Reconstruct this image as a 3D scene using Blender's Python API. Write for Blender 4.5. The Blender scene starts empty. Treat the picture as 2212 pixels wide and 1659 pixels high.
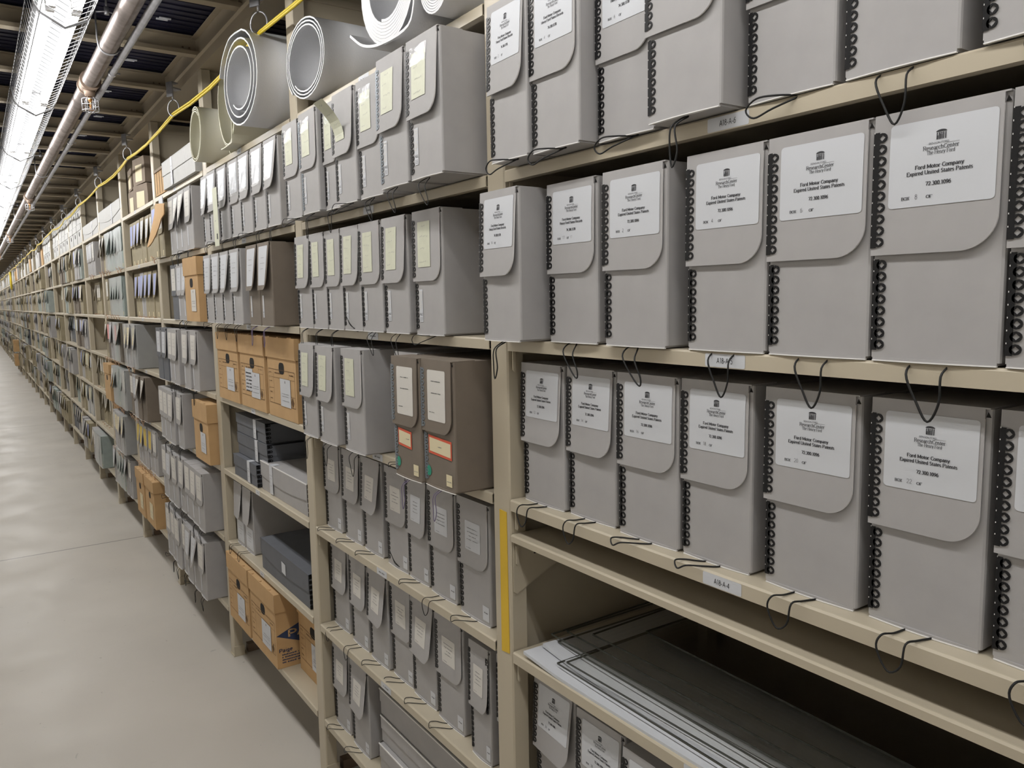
import bpy, math, random
from mathutils import Vector, Matrix
R = random.Random(7)
sc = bpy.context.scene
col = sc.collection
PI = math.pi

# ------------------------------------------------------------------ camera
F, YAW, PITCH, ROLL, CD, CH = 1672.6, 0.60506, 0.11026, -0.01722, 0.82155, 1.52418
fw = Vector((math.sin(YAW)*math.cos(PITCH), math.cos(YAW)*math.cos(PITCH), -math.sin(PITCH)))
rt = Vector((math.cos(YAW), -math.sin(YAW), 0)); up = rt.cross(fw)
r2 = rt*math.cos(ROLL)+up*math.sin(ROLL); u2 = -rt*math.sin(ROLL)+up*math.cos(ROLL)
cam = bpy.data.cameras.new('camera'); cam.sensor_width = 36; cam.lens = 36*F/2212; cam.clip_start = .02; cam.clip_end = 200
co = bpy.data.objects.new('camera', cam); col.objects.link(co)
M = Matrix((r2, u2, -fw)).transposed().to_4x4(); M.translation = Vector((-CD, 0, CH)); co.matrix_world = M
sc.camera = co

# ------------------------------------------------------------------ world, exposure
w = bpy.data.worlds.new('world'); sc.world = w; w.use_nodes = True
w.node_tree.nodes['Background'].inputs[0].default_value = (.8, .85, 1, 1)
w.node_tree.nodes['Background'].inputs[1].default_value = .05
sc.view_settings.view_transform = 'Standard'; sc.view_settings.look = 'None'
sc.view_settings.gamma = 1; sc.view_settings.use_curve_mapping = False
sc.view_settings.exposure = 0.0
TUBE_GLOW = 10.0          # radiance of the tubes themselves
LAMP_WATTS = 4.6         # downward output of each tube
sc.cycles.use_denoising = True
sc.cycles.max_bounces = 8; sc.cycles.diffuse_bounces = 5; sc.cycles.glossy_bounces = 3
sc.cycles.transparent_max_bounces = 12
sc.cycles.sample_clamp_indirect = 4.0
sc.cycles.caustics_reflective = False; sc.cycles.caustics_refractive = False

# ------------------------------------------------------------------ materials
def mat(name, c, rough=.6, metal=0, noise=0, nscale=40, bump=0, bscale=200, spec=.4, wear=None):
    m = bpy.data.materials.new(name); m.use_nodes = True
    nt = m.node_tree; b = nt.nodes['Principled BSDF']
    b.inputs['Base Color'].default_value = (*c, 1); b.inputs['Roughness'].default_value = rough
    b.inputs['Metallic'].default_value = metal; b.inputs['Specular IOR Level'].default_value = spec
    if noise or bump:
        tc = nt.nodes.new('ShaderNodeTexCoord')
    if noise:
        n = nt.nodes.new('ShaderNodeTexNoise'); n.inputs['Scale'].default_value = nscale; n.inputs['Detail'].default_value = 5
        nt.links.new(tc.outputs['Object'], n.inputs['Vector'])
        mp = nt.nodes.new('ShaderNodeMapRange'); mp.inputs['From Min'].default_value = .3; mp.inputs['From Max'].default_value = .7
        mp.inputs['To Min'].default_value = 1-noise; mp.inputs['To Max'].default_value = 1+noise
        nt.links.new(n.outputs['Fac'], mp.inputs['Value'])
        mx = nt.nodes.new('ShaderNodeVectorMath'); mx.operation = 'SCALE'; mx.inputs[0].default_value = c
        nt.links.new(mp.outputs['Result'], mx.inputs['Scale']); nt.links.new(mx.outputs['Vector'], b.inputs['Base Color'])
    if bump:
        n2 = nt.nodes.new('ShaderNodeTexNoise'); n2.inputs['Scale'].default_value = bscale; n2.inputs['Detail'].default_value = 3
        nt.links.new(tc.outputs['Object'], n2.inputs['Vector'])
        bp = nt.nodes.new('ShaderNodeBump'); bp.inputs['Strength'].default_value = bump; bp.inputs['Distance'].default_value = .002
        nt.links.new(n2.outputs['Fac'], bp.inputs['Height']); nt.links.new(bp.outputs['Normal'], b.inputs['Normal'])
    return m
MT = {}
MT['grey'] = mat('grey_board', (.368,.358,.355), .62, noise=.035, nscale=25, bump=.05, bscale=1500)
MT['taupe'] = mat('taupe_board', (.178,.148,.118), .62, noise=.05, nscale=25, bump=.05, bscale=1500)
MT['khaki'] = mat('khaki_board', (.33,.285,.19), .65, noise=.08, nscale=20)
MT['slate'] = mat('slate_board', (.115,.122,.138), .6, noise=.06, nscale=20)
MT['charcoal'] = mat('charcoal_board', (.06,.063,.072), .55, noise=.06, nscale=20)
MT['green'] = mat('green_grey_board', (.33,.37,.35), .6, noise=.08, nscale=20)
MT['whiteboard'] = mat('white_board', (.46,.46,.45), .6, noise=.04)
MT['pink'] = mat('pink_card', (.75,.33,.32), .6)
MT['core'] = mat('white_core', (.75,.74,.72), .6)
MT['paper'] = mat('white_paper', (.555,.57,.60), .5)
MT['note'] = mat('cream_note', (.60,.61,.48), .5, noise=.04, nscale=60)
MT['cream'] = mat('cream_label', (.68,.60,.40), .6)
MT['offwhite'] = mat('offwhite_label', (.62,.60,.56), .5)
MT['blue'] = mat('blue_label', (.36,.40,.66), .5)
MT['yellow'] = mat('yellow_label', (.62,.45,.07), .5)
MT['ink'] = mat('black_ink', (.03,.03,.035), .6)
MT['greyink'] = mat('grey_ink', (.22,.22,.23), .6)
MT['red'] = mat('red_ink', (.62,.10,.05), .6)
MT['teal'] = mat('teal_dot', (.02,.26,.17), .5)
MT['black'] = mat('black_plastic', (.006,.006,.007), .35, spec=.35)
MT['bluesteel'] = mat('zinc_edge', (.22,.25,.28), .4, metal=.5)
MT['cord'] = mat('black_elastic', (.006,.006,.006), .55)
MT['violet'] = mat('violet_cord', (.16,.13,.22), .6)
MT['orange'] = mat('orange_tie', (.45,.27,.16), .6)
MT['steel'] = mat('beige_enamel', (.47,.415,.315), .38, noise=.03, nscale=6, spec=.5)
MT['carton'] = mat('tan_cardboard', (.50,.32,.155), .75, noise=.06, nscale=12)
MT['brownink'] = mat('carton_print', (.12,.06,.02), .7)
MT['blueink'] = mat('carton_blue', (.03,.045,.10), .7)
MT['kraft'] = mat('brown_kraft', (.24,.19,.145), .8, noise=.1, nscale=14, bump=.4, bscale=30)
MT['navy'] = mat('navy_deck', (.012,.012,.03), .5)
MT['joist'] = mat('ceiling_enamel', (.40,.34,.25), .5, noise=.05, nscale=5)
MT['galv'] = mat('galvanised_steel', (.42,.42,.44), .34, metal=.6, noise=.12, nscale=30)
MT['pipe'] = mat('pipe_steel', (.30,.265,.25), .36, metal=.75, noise=.2, nscale=25)
MT['cast'] = mat('cast_fitting', (.22,.16,.12), .55, metal=.3)
MT['brass'] = mat('brass', (.65,.33,.12), .35, metal=.9)
MT['white'] = mat('white_enamel', (.8,.8,.8), .35)
MT['fixture'] = mat('fixture_enamel', (.30,.31,.33), .4)
MT['wire'] = mat('guard_wire', (.16,.16,.165), .4)
MT['ycable'] = mat('yellow_cable', (.55,.42,.02), .45)
MT['bouncewall'] = mat('pale_bounce_wall', (.78,.76,.72), .6)  # kept light so it throws lamp light back at the shelves
MT['tape'] = mat('yellow_tape', (.66,.43,.03), .4, noise=.03, nscale=5)
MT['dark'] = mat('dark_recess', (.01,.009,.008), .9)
MT['edge'] = mat('acrylic_edge', (.06,.062,.05), .2)
def film(name, tint, cover, rough=.12, bs=28, dist=.01):
    m = bpy.data.materials.new(name); m.use_nodes = True; nt = m.node_tree; nt.nodes.clear()
    o = nt.nodes.new('ShaderNodeOutputMaterial'); mx = nt.nodes.new('ShaderNodeMixShader')
    t = nt.nodes.new('ShaderNodeBsdfTransparent'); t.inputs[0].default_value = (*tint, 1)
    g = nt.nodes.new('ShaderNodeBsdfGlossy'); g.inputs['Roughness'].default_value = rough; g.inputs[0].default_value = (.95,.95,.97,1)
    tc = nt.nodes.new('ShaderNodeTexCoord'); n = nt.nodes.new('ShaderNodeTexNoise'); n.inputs['Scale'].default_value = bs; n.inputs['Detail'].default_value = 2; n.inputs['Distortion'].default_value = 1.2
    bp = nt.nodes.new('ShaderNodeBump'); bp.inputs['Strength'].default_value = 1; bp.inputs['Distance'].default_value = dist
    nt.links.new(tc.outputs['Object'], n.inputs['Vector']); nt.links.new(n.outputs['Fac'], bp.inputs['Height']); nt.links.new(bp.outputs['Normal'], g.inputs['Normal'])
    lw = nt.nodes.new('ShaderNodeLayerWeight'); lw.inputs[0].default_value = .5
    p4 = nt.nodes.new('ShaderNodeMath'); p4.operation = 'POWER'; p4.inputs[1].default_value = 4; nt.links.new(lw.outputs['Facing'], p4.inputs[0])
    fr = nt.nodes.new('ShaderNodeMath'); fr.operation = 'MULTIPLY'; fr.inputs[1].default_value = .7; nt.links.new(p4.outputs[0], fr.inputs[0])
    ad = nt.nodes.new('ShaderNodeMath'); ad.operation = 'ADD'; ad.inputs[1].default_value = cover
    nt.links.new(fr.outputs[0], ad.inputs[0]); nt.links.new(ad.outputs[0], mx.inputs[0])
    nt.links.new(t.outputs[0], mx.inputs[1]); nt.links.new(g.outputs[0], mx.inputs[2]); nt.links.new(mx.outputs[0], o.inputs[0])
    return m
MT['film'] = film('clear_film', (.95,.96,.96), .05, .26, 22, .004)
MT['wrapfilm'] = film('wrap_film', (.93,.95,.95), .02, .33, 9, .006)
MT['acrylic'] = film('clear_acrylic', (.99,.99,.98), .015, .06, 2, .0002)
def foam(name, c):
    m = bpy.data.materials.new(name); m.use_nodes = True; nt = m.node_tree; nt.nodes.clear()
    o = nt.nodes.new('ShaderNodeOutputMaterial'); mx = nt.nodes.new('ShaderNodeMixShader'); mx.inputs[0].default_value = .25
    d = nt.nodes.new('ShaderNodeBsdfDiffuse'); t = nt.nodes.new('ShaderNodeBsdfTranslucent'); d.inputs[0].default_value = (*c,1); t.inputs[0].default_value = (*c,1)
    tc = nt.nodes.new('ShaderNodeTexCoord'); n = nt.nodes.new('ShaderNodeTexNoise'); n.inputs['Scale'].default_value = 260
    bp = nt.nodes.new('ShaderNodeBump'); bp.inputs['Strength'].default_value = .12; bp.inputs['Distance'].default_value = .003
    nt.links.new(tc.outputs['Object'], n.inputs['Vector']); nt.links.new(n.outputs['Fac'], bp.inputs['Height']); nt.links.new(bp.outputs['Normal'], d.inputs['Normal'])
    nt.links.new(d.outputs[0], mx.inputs[1]); nt.links.new(t.outputs[0], mx.inputs[2]); nt.links.new(mx.outputs[0], o.inputs[0])
    return m
MT['foam'] = foam('white_foam', (.88,.885,.90)); MT['creamfoam'] = foam('cream_foam', (.88,.86,.74))
def emis():
    m = bpy.data.materials.new('lit_tube'); m.use_nodes = True; nt = m.node_tree; nt.nodes.clear()
    o = nt.nodes.new('ShaderNodeOutputMaterial'); e = nt.nodes.new('ShaderNodeEmission'); e.inputs[0].default_value = (1,.985,.965,1); e.inputs[1].default_value = TUBE_GLOW
    nt.links.new(e.outputs[0], o.inputs[0]); return m
MT['tube'] = emis()
def floor_mat():
    m = bpy.data.materials.new('sealed_concrete'); m.use_nodes = True; nt = m.node_tree; b = nt.nodes['Principled BSDF']; L = nt.links.new
    tc = nt.nodes.new('ShaderNodeTexCoord')
    def noise(s, d, dist=0):
        n = nt.nodes.new('ShaderNodeTexNoise'); n.inputs['Scale'].default_value = s; n.inputs['Detail'].default_value = d; n.inputs['Distortion'].default_value = dist
        L(tc.outputs['Object'], n.inputs['Vector']); return n
    def rng(src, a, c_, x, y):
        mp = nt.nodes.new('ShaderNodeMapRange'); mp.inputs[1].default_value = a; mp.inputs[2].default_value = c_; mp.inputs[3].default_value = x; mp.inputs[4].default_value = y
        L(src, mp.inputs[0]); return mp.outputs[0]
    def mul(p, q):
        k = nt.nodes.new('ShaderNodeMath'); k.operation = 'MULTIPLY'; L(p, k.inputs[0]); L(q, k.inputs[1]); return k.outputs[0]
    a = rng(noise(1.6, 6).outputs['Fac'], .3, .7, .94, 1.05)
    s = rng(noise(9, 4, 2).outputs['Fac'], .70, .76, 1, .80)          # scattered scuffs
    s2 = rng(noise(40, 2).outputs['Fac'], .74, .78, 1, .72)
    sp = nt.nodes.new('ShaderNodeSeparateXYZ'); L(tc.outputs['Object'], sp.inputs[0])
    k = nt.nodes.new('ShaderNodeMath'); k.operation = 'ADD'; k.inputs[1].default_value = -5.50+6.1*10; L(sp.outputs['Y'], k.inputs[0])
    k2 = nt.nodes.new('ShaderNodeMath'); k2.operation = 'PINGPONG'; k2.inputs[1].default_value = 3.05; L(k.outputs[0], k2.inputs[0])
    j = rng(k2.outputs[0], .004, .009, .42, 1)                         # control joints across the aisle
    f = mul(mul(mul(a, s), s2), j)
    mx = nt.nodes.new('ShaderNodeVectorMath'); mx.operation = 'SCALE'; mx.inputs[0].default_value = (.50,.468,.418); L(f, mx.inputs['Scale']); L(mx.outputs[0], b.inputs['Base Color'])
    b.inputs['Specular IOR Level'].default_value = .28
    r = rng(noise(3, 4).outputs['Fac'], .3, .7, .36, .52); L(r, b.inputs['Roughness'])
    return m
MT['floor'] = floor_mat()

# ------------------------------------------------------------------ mesh building
class MB:
    def __init__(s): s.v = []; s.f = []; s.m = []; s.sm = []; s.mats = []
    def mi(s, m):
        if m not in s.mats: s.mats.append(m)
        return s.mats.index(m)
    def face(s, pts, m, sm=False):
        n = len(s.v); s.v += [tuple(p) for p in pts]; s.f.append(tuple(range(n, n+len(pts)))); s.m.append(s.mi(m)); s.sm.append(sm)
    def box(s, a, b, m, skip=''):
        x0,y0,z0 = a; x1,y1,z1 = b
        n = len(s.v); s.v += [(x0,y0,z0),(x1,y0,z0),(x1,y1,z0),(x0,y1,z0),(x0,y0,z1),(x1,y0,z1),(x1,y1,z1),(x0,y1,z1)]
        k = s.mi(m)
        for nm, q in (('b',(0,3,2,1)),('t',(4,5,6,7)),('r',(0,1,5,4)),('k',(1,2,6,5)),('l',(2,3,7,6)),('f',(3,0,4,7))):
            if nm in skip: continue
            s.f.append(tuple(n+i for i in q)); s.m.append(k); s.sm.append(False)
    def prism(s, pts, ax, a, b, m):
        # pts: 2D outline (counter-clockwise in the two other axes), extruded along axis ax from a to b
        def P(p, t):
            q = list(p); q.insert(ax, t); return tuple(q)
        n = len(pts); k = s.mi(m); o = len(s.v)
        s.v += [P(p, a) for p in pts]+[P(p, b) for p in pts]
        s.f.append(tuple(o+i for i in range(n-1,-1,-1))); s.m.append(k); s.sm.append(False)
        s.f.append(tuple(o+n+i for i in range(n))); s.m.append(k); s.sm.append(False)
        for i in range(n):
            j = (i+1) % n
            s.f.append((o+i, o+j, o+n+j, o+n+i)); s.m.append(k); s.sm.append(False)
    def tube(s, pts, r, m, n=6, closed=False):
        pts = [Vector(p) for p in pts]; N = len(pts); k = s.mi(m); o = len(s.v)
        prev = None
        for i, p in enumerate(pts):
            t = (pts[(i+1) % N]-pts[i-1]) if closed or 0 < i < N-1 else (pts[1]-pts[0] if i == 0 else pts[-1]-pts[-2])
            if t.length < 1e-9: t = Vector((0,0,1))
            t.normalize()
            if prev is None:
                a = t.orthogonal().normalized()
            else:
                a = (prev-t*prev.dot(t))
                a = a.normalized() if a.length > 1e-6 else t.orthogonal().normalized()
            prev = a; b = t.cross(a)
            rr = r[i] if isinstance(r, (list, tuple)) else r
            for j in range(n):
                th = 2*PI*j/n; s.v.append(tuple(p+(a*math.cos(th)+b*math.sin(th))*rr))
        for i in range(N if closed else N-1):
            i2 = (i+1) % N
            for j in range(n):
                j2 = (j+1) % n
                s.f.append((o+i*n+j, o+i*n+j2, o+i2*n+j2, o+i2*n+j)); s.m.append(k); s.sm.append(True)
        if not closed:
            s.f.append(tuple(o+j for j in range(n-1,-1,-1))); s.m.append(k); s.sm.append(False)
            s.f.append(tuple(o+(N-1)*n+j for j in range(n))); s.m.append(k); s.sm.append(False)
    def mesh(s, name):
        me = bpy.data.meshes.new(name); me.from_pydata(s.v, [], s.f)
        for m in s.mats: me.materials.append(MT[m])
        me.polygons.foreach_set('material_index', s.m); me.polygons.foreach_set('use_smooth', s.sm)
        me.update(); return me
def obj(name, data, parent=None, loc=(0,0,0), rot=None, **props):
    if isinstance(data, MB): data = data.mesh(name)
    o = bpy.data.objects.new(name, data); col.objects.link(o); o.location = loc
    if rot: o.rotation_euler = rot
    if parent: o.parent = parent
    for k, v in props.items(): o[k] = v
    return o
def thing(name, label, cat, loc=(0,0,0), rot=None, group=None):
    if len(label.split()) > 16: print('LONG', label)
    o = obj(name, None, None, loc, rot, label=label, category=cat); o.empty_display_size = .05
    if group: o['group'] = group
    return o
def tag(o, label, cat, group=None):
    if len(label.split()) > 16: print('LONG', label)
    o['label'] = label; o['category'] = cat
    if group: o['group'] = group
    return o
def crom(pts, k=6, closed=True):
    P = [Vector(p) for p in pts]; n = len(P); out = []
    for i in range(n if closed else n-1):
        g = (lambda q: P[q % n]) if closed else (lambda q: P[max(0, min(n-1, q))])
        a, b, c, d = g(i-1), g(i), g(i+1), g(i+2)
        for j in range(k):
            t = j/k
            out.append(.5*((2*b)+(c-a)*t+(2*a-5*b+4*c-d)*t*t+(3*b-a-3*c+d)*t**3))
    if not closed: out.append(P[-1])
    return out
def rrect(x0, y0, x1, y1, r, n=4):
    out = []
    for cx, cy, a0 in ((x1-r,y1-r,0),(x0+r,y1-r,90),(x0+r,y0+r,180),(x1-r,y0+r,270)):
        for i in range(n+1):
            a = math.radians(a0+90*i/n); out.append((cx+r*math.cos(a), cy+r*math.sin(a)))
    return out

# ------------------------------------------------------------------ lettering: a small stroke font with serifs
# strokes are polylines 'x,y x,y'; 'o cx cy rx ry a0 a1' is an arc; '_x y' a serif foot
GL = {
'A':(6.4,'0.7,0 3.2,7 5.7,0;1.6,2.4 4.8,2.4;_.7 0;_5.7 0'),'B':(6,'1,0 1,7;1,7 3.4,7;1,3.7 3.6,3.7;1,0 3.6,0;o 3.4 5.35 1.5 1.65 -90 90;o 3.6 1.85 1.9 1.85 -90 90;_1 0;_1 7'),
'C':(6,'o 3.5 3.5 2.8 3.5 40 320'),'E':(5.6,'1,0 1,7;1,7 5,7 5,5.8;1,3.6 3.8,3.6;1,0 5.1,0 5.1,1.3;_1 0;_1 7'),'F':(5.2,'1,0 1,7;1,7 4.9,7 4.9,5.8;1,3.6 3.8,3.6;_1 0;_1 7'),
'H':(6.8,'1,0 1,7;5.8,0 5.8,7;1,3.6 5.8,3.6;_1 0;_1 7;_5.8 0;_5.8 7'),'M':(8,'1,0 1,7;1,7 4,1 7,7;7,7 7,0;_1 0;_7 0'),'N':(6.8,'1,0 1,7;1,7 5.8,0;5.8,0 5.8,7;_1 0;_5.8 7'),
'O':(6.8,'o 3.4 3.5 2.8 3.5 0 360'),'P':(5.6,'1,0 1,7;1,7 3.4,7;1,3.4 3.4,3.4;o 3.4 5.2 1.7 1.8 -90 90;_1 0;_1 7'),'R':(6.2,'1,0 1,7;1,7 3.4,7;1,3.5 3.4,3.5;o 3.4 5.25 1.7 1.75 -90 90;3.2,3.5 5.6,0;_1 0;_1 7'),
'S':(5.2,'o 2.7 5.2 1.7 1.7 30 270;o 2.6 1.8 1.8 1.8 -150 90'),'T':(6,'3,0 3,7;.5,5.7 .5,7 5.5,7 5.5,5.7;_3 0'),'U':(6.8,'1,7 1,2.3;5.8,7 5.8,2.3;o 3.4 2.3 2.4 2.3 180 360;_1 7;_5.8 7'),'X':(6.4,'.8,7 5.6,0;5.6,7 .8,0;_.8 0;_5.6 0;_.8 7;_5.6 7'),
'D':(6.6,'1,0 1,7;1,7 2.8,7;1,0 2.8,0;o 2.8 3.5 3 3.5 -90 90;_1 0;_1 7'),'I':(2.6,'1.3,0 1.3,7;_1.3 0;_1.3 7'),'G':(6.6,'o 3.5 3.5 2.8 3.5 40 350;5.7,0.2 5.7,2.8 4.2,2.8'),'L':(5.2,'1,7 1,0 4.8,0 4.8,1.4;_1 7'),'K':(6,'1,0 1,7;1,3 5,7;2.4,4.2 5.4,0;_1 0;_1 7'),
'a':(4.6,'3.6,0 3.6,3.2;o 2.3 3.4 1.3 1.5 0 150;o 2.1 1.3 1.5 1.3 20 340;_3.8 0'),'c':(4.2,'o 2.4 2.4 1.8 2.4 50 310'),'d':(5,'3.9,0 3.9,7;o 2.4 2.3 1.6 2.3 20 340;_3.9 0'),'e':(4.4,'.6,2.7 3.9,2.7;o 2.3 2.4 1.7 2.4 5 310'),
'f':(3.2,'1.4,0 1.4,5.6;o 2.5 5.6 1.1 1.3 60 180;.3,4.7 2.7,4.7;_1.4 0'),'g':(4.6,'o 2.2 3 1.5 1.7 0 360;o 2.2 -.8 1.7 1.2 0 360'),'h':(5.2,'1,0 1,7;4,0 4,3.2;o 2.5 3.2 1.5 1.6 0 180;_1 0;_4 0'),'i':(2.6,'1.3,0 1.3,4.7;1.2,6.3 1.4,6.9;_1.3 0;_1 4.7'),
'm':(7.6,'1,0 1,4.7;3.8,0 3.8,3.4;6.6,0 6.6,3.4;o 2.4 3.4 1.4 1.3 0 180;o 5.2 3.4 1.4 1.3 0 180;_1 0;_3.8 0;_6.6 0'),'n':(5.2,'1,0 1,4.7;4,0 4,3.2;o 2.5 3.2 1.5 1.5 0 180;_1 0;_4 0'),'o':(4.8,'o 2.4 2.35 1.9 2.35 0 360'),
'p':(5,'1,-2 1,4.7;o 2.6 2.3 1.7 2.3 -160 160;_1 -2'),'r':(3.8,'1.1,0 1.1,4.7;o 2.6 3.4 1.4 1.3 40 170;_1.1 0'),'s':(3.8,'o 1.9 3.5 1.2 1.2 30 260;o 1.9 1.2 1.3 1.2 -140 90'),'t':(3,'1.4,6 1.4,1;o 2.3 1 .9 1 180 300;.3,4.7 2.6,4.7'),
'u':(5.2,'1,4.7 1,1.6;4,0 4,4.7;o 2.5 1.6 1.5 1.6 180 360;_1 4.7'),'x':(4.6,'.6,4.7 4,0;4,4.7 .6,0'),'y':(4.8,'.6,4.7 2.4,.2;4.2,4.7 2,-1.6 .8,-2;_.6 4.7;_4.2 4.7'),
'1':(4,'2.2,0 2.2,7 1,6;_2.2 0'),'2':(4.6,'o 2.3 5.2 1.6 1.8 0 170;3.9,5 3.4,3.2 .6,0 4.1,0'),'3':(4.6,'o 2.2 5.4 1.5 1.6 -90 150;o 2.2 1.9 1.8 1.9 -150 90'),'4':(4.6,'3.2,0 3.2,7 .4,2 4.3,2'),'5':(4.6,'3.9,7 1.2,7 .9,4;o 2.1 2.2 1.8 2.2 -150 110'),
'6':(4.6,'o 2.3 2.1 1.7 2.1 0 360;.7,2.4 1.4,5.4 3.6,7'),'7':(4.6,'.6,6 .6,7 4,7 1.9,0'),'8':(4.6,'o 2.3 5.3 1.4 1.6 0 360;o 2.3 1.9 1.7 1.9 0 360'),'9':(4.6,'o 2.3 4.9 1.7 2.1 0 360;3.9,4.7 3.2,1.6 1,0'),'0':(4.6,'o 2.3 3.5 1.7 3.5 0 360'),
'.':(2.2,'.9,0 .9,.8'),'-':(3.4,'.6,2.6 2.8,2.6'),'/':(3,'0,0 3,7'),' ':(2.8,'')}
def strokes(ch):
    adv, s = GL.get(ch, GL[' ']); out = []; ser = []
    for part in s.split(';'):
        part = part.strip()
        if not part: continue
        if part[0] == 'o':
            cx, cy, rx, ry, a0, a1 = map(float, part[1:].split()); n = max(4, int(abs(a1-a0)/28))
            out.append([(cx+rx*math.cos(math.radians(a0+(a1-a0)*i/n)), cy+ry*math.sin(math.radians(a0+(a1-a0)*i/n))) for i in range(n+1)])
        elif part[0] == '_':
            ser.append(tuple(map(float, part[1:].split())))
        else:
            out.append([tuple(map(float, q.split(','))) for q in part.split()])
    return adv, out, ser
def text(mb, put, s, cx, y, h, width=None, m='ink', bold=1.0, serif=True, thin=.45, left=False, track=0):
    # put(u, v) -> 3D; u to the reader's right, v up; h = cap height; centred on cx (or starting there)
    k = h/7; tot = sum(GL.get(c, GL[' '])[0]+track for c in s)*k
    sx = (width/tot) if width else 1
    u = cx if left else cx-tot*sx/2
    for c in s:
        adv, st, ser = strokes(c)
        for pl in st:
            for (x0,y0),(x1,y1) in zip(pl, pl[1:]):
                dx, dy = x1-x0, y1-y0; L = math.hypot(dx, dy) or 1
                wd = (thin+(1.25-thin)*abs(dy)/L)*bold*.5 if serif else .55*bold*.5*1.4
                nx, ny = -dy/L*wd, dx/L*wd
                mb.face([put(u+(x0+nx)*k*sx, y+(y0+ny)*k), put(u+(x0-nx)*k*sx, y+(y0-ny)*k), put(u+(x1-nx)*k*sx, y+(y1-ny)*k), put(u+(x1+nx)*k*sx, y+(y1+ny)*k)], m)
        if serif:
            for (x, y0) in ser:
                mb.face([put(u+(x-1.2)*k*sx, y+(y0-.24)*k), put(u+(x+1.2)*k*sx, y+(y0-.24)*k), put(u+(x+1.2)*k*sx, y+(y0+.24)*k), put(u+(x-1.2)*k*sx, y+(y0+.24)*k)], m)
        u += (adv+track)*k*sx
def scribble(mb, put, x0, x1, y, h, m='greyink', rr=R):
    x = x0
    while x < x1-h*.4:
        w_ = min(rr.uniform(.5, 1.1)*h, x1-x)
        if rr.random() > .14: mb.face([put(x, y), put(x+w_*.8, y), put(x+w_*.8, y+h*rr.uniform(.6, 1)), put(x, y+h*rr.uniform(.6, 1))], m)
        x += w_

# ------------------------------------------------------------------ the racking grid
W = 1.0668; PW = .058
S = [0, .205, .520, .834, 1.140, 1.448, 1.758, 2.070]           # shelf surfaces, bottom to top
def PY(k): return 1.2311+(k-1)*W                                # post k; bay k lies between post k and k+1 (bay 0 = nearest)
NB = 36
ORD = ['zeroth','first','second','third','fourth','fifth','sixth','seventh','eighth','ninth','tenth','eleventh','twelfth']
def nth(n):
    if n < 13: return ORD[n]
    return '%dth' % n if n % 10 not in (1,2,3) or n in (11,12,13) else '%d%s' % (n, {1:'st',2:'nd',3:'rd'}[n % 10])
def bayname(k):
    return ['nearest bay', 'bay left of yellow tape'][k] if k < 2 else nth(k+1)+' bay from right'
def rowname(r, b=None): return {7:'top', 6:'second', 5:'third', 4:'fourth', 3:'fifth', 2:'sixth', 1:'bottom'}[r]

# ------------------------------------------------------------------ document boxes
BW, BH, BD = .125, .262, .387
VAR = {'shut':(.003,.2,.0006,.0010), 'ajar':(.003,.2,.003,.005), 'open':(.003,.2,.006,.013), 'wide':(.003,.2,.010,.024)}
def fx(var, y, z, w_=BW, h=BH):
    o0, _, a, b = VAR[var]; t = max(0, (h-z)/(.56*h)); s = .5-y/w_
    return -(o0+.0010*min(1, t*4)+(a+b*s)*t**1.15)
CACHE = {}
def cached(key, fn):
    if key not in CACHE: CACHE[key] = fn()
    return CACHE[key]
def body_mesh(kind, w_, h, d):
    mb = MB(); y = w_/2; c = .0035; lo = .004
    pts = [(0, y), (0, -y+c), (c*.3, -y+c*.3), (c, -y), (d, -y), (d, y)]
    k = mb.mi(kind)
    mb.prism(pts[::-1], 2, lo, h, kind)
    # base tray: front lower edge bulges slightly and shows its white core
    fr = [(-.0035*math.sin(PI*i/8), y-.001-(w_-.004)*i/8) for i in range(9)]
    mb.prism(fr+[(d-.002, -y+.003), (d-.002, y-.002)], 2, .0012, lo, kind)
    mb.prism([(a-.0012, b) for a, b in fr]+[(.002, -y+.003), (.002, y-.001)], 2, 0, .0013, 'core')
    # reinforced corner eyelet, top right of the front
    mb.prism([(-y+.0015, h-.0085), (-y+.006, h-.0085), (-y+.0042, h-.003)], 0, -.0009, .0002, 'dark')
    return mb.mesh('body')
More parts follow.
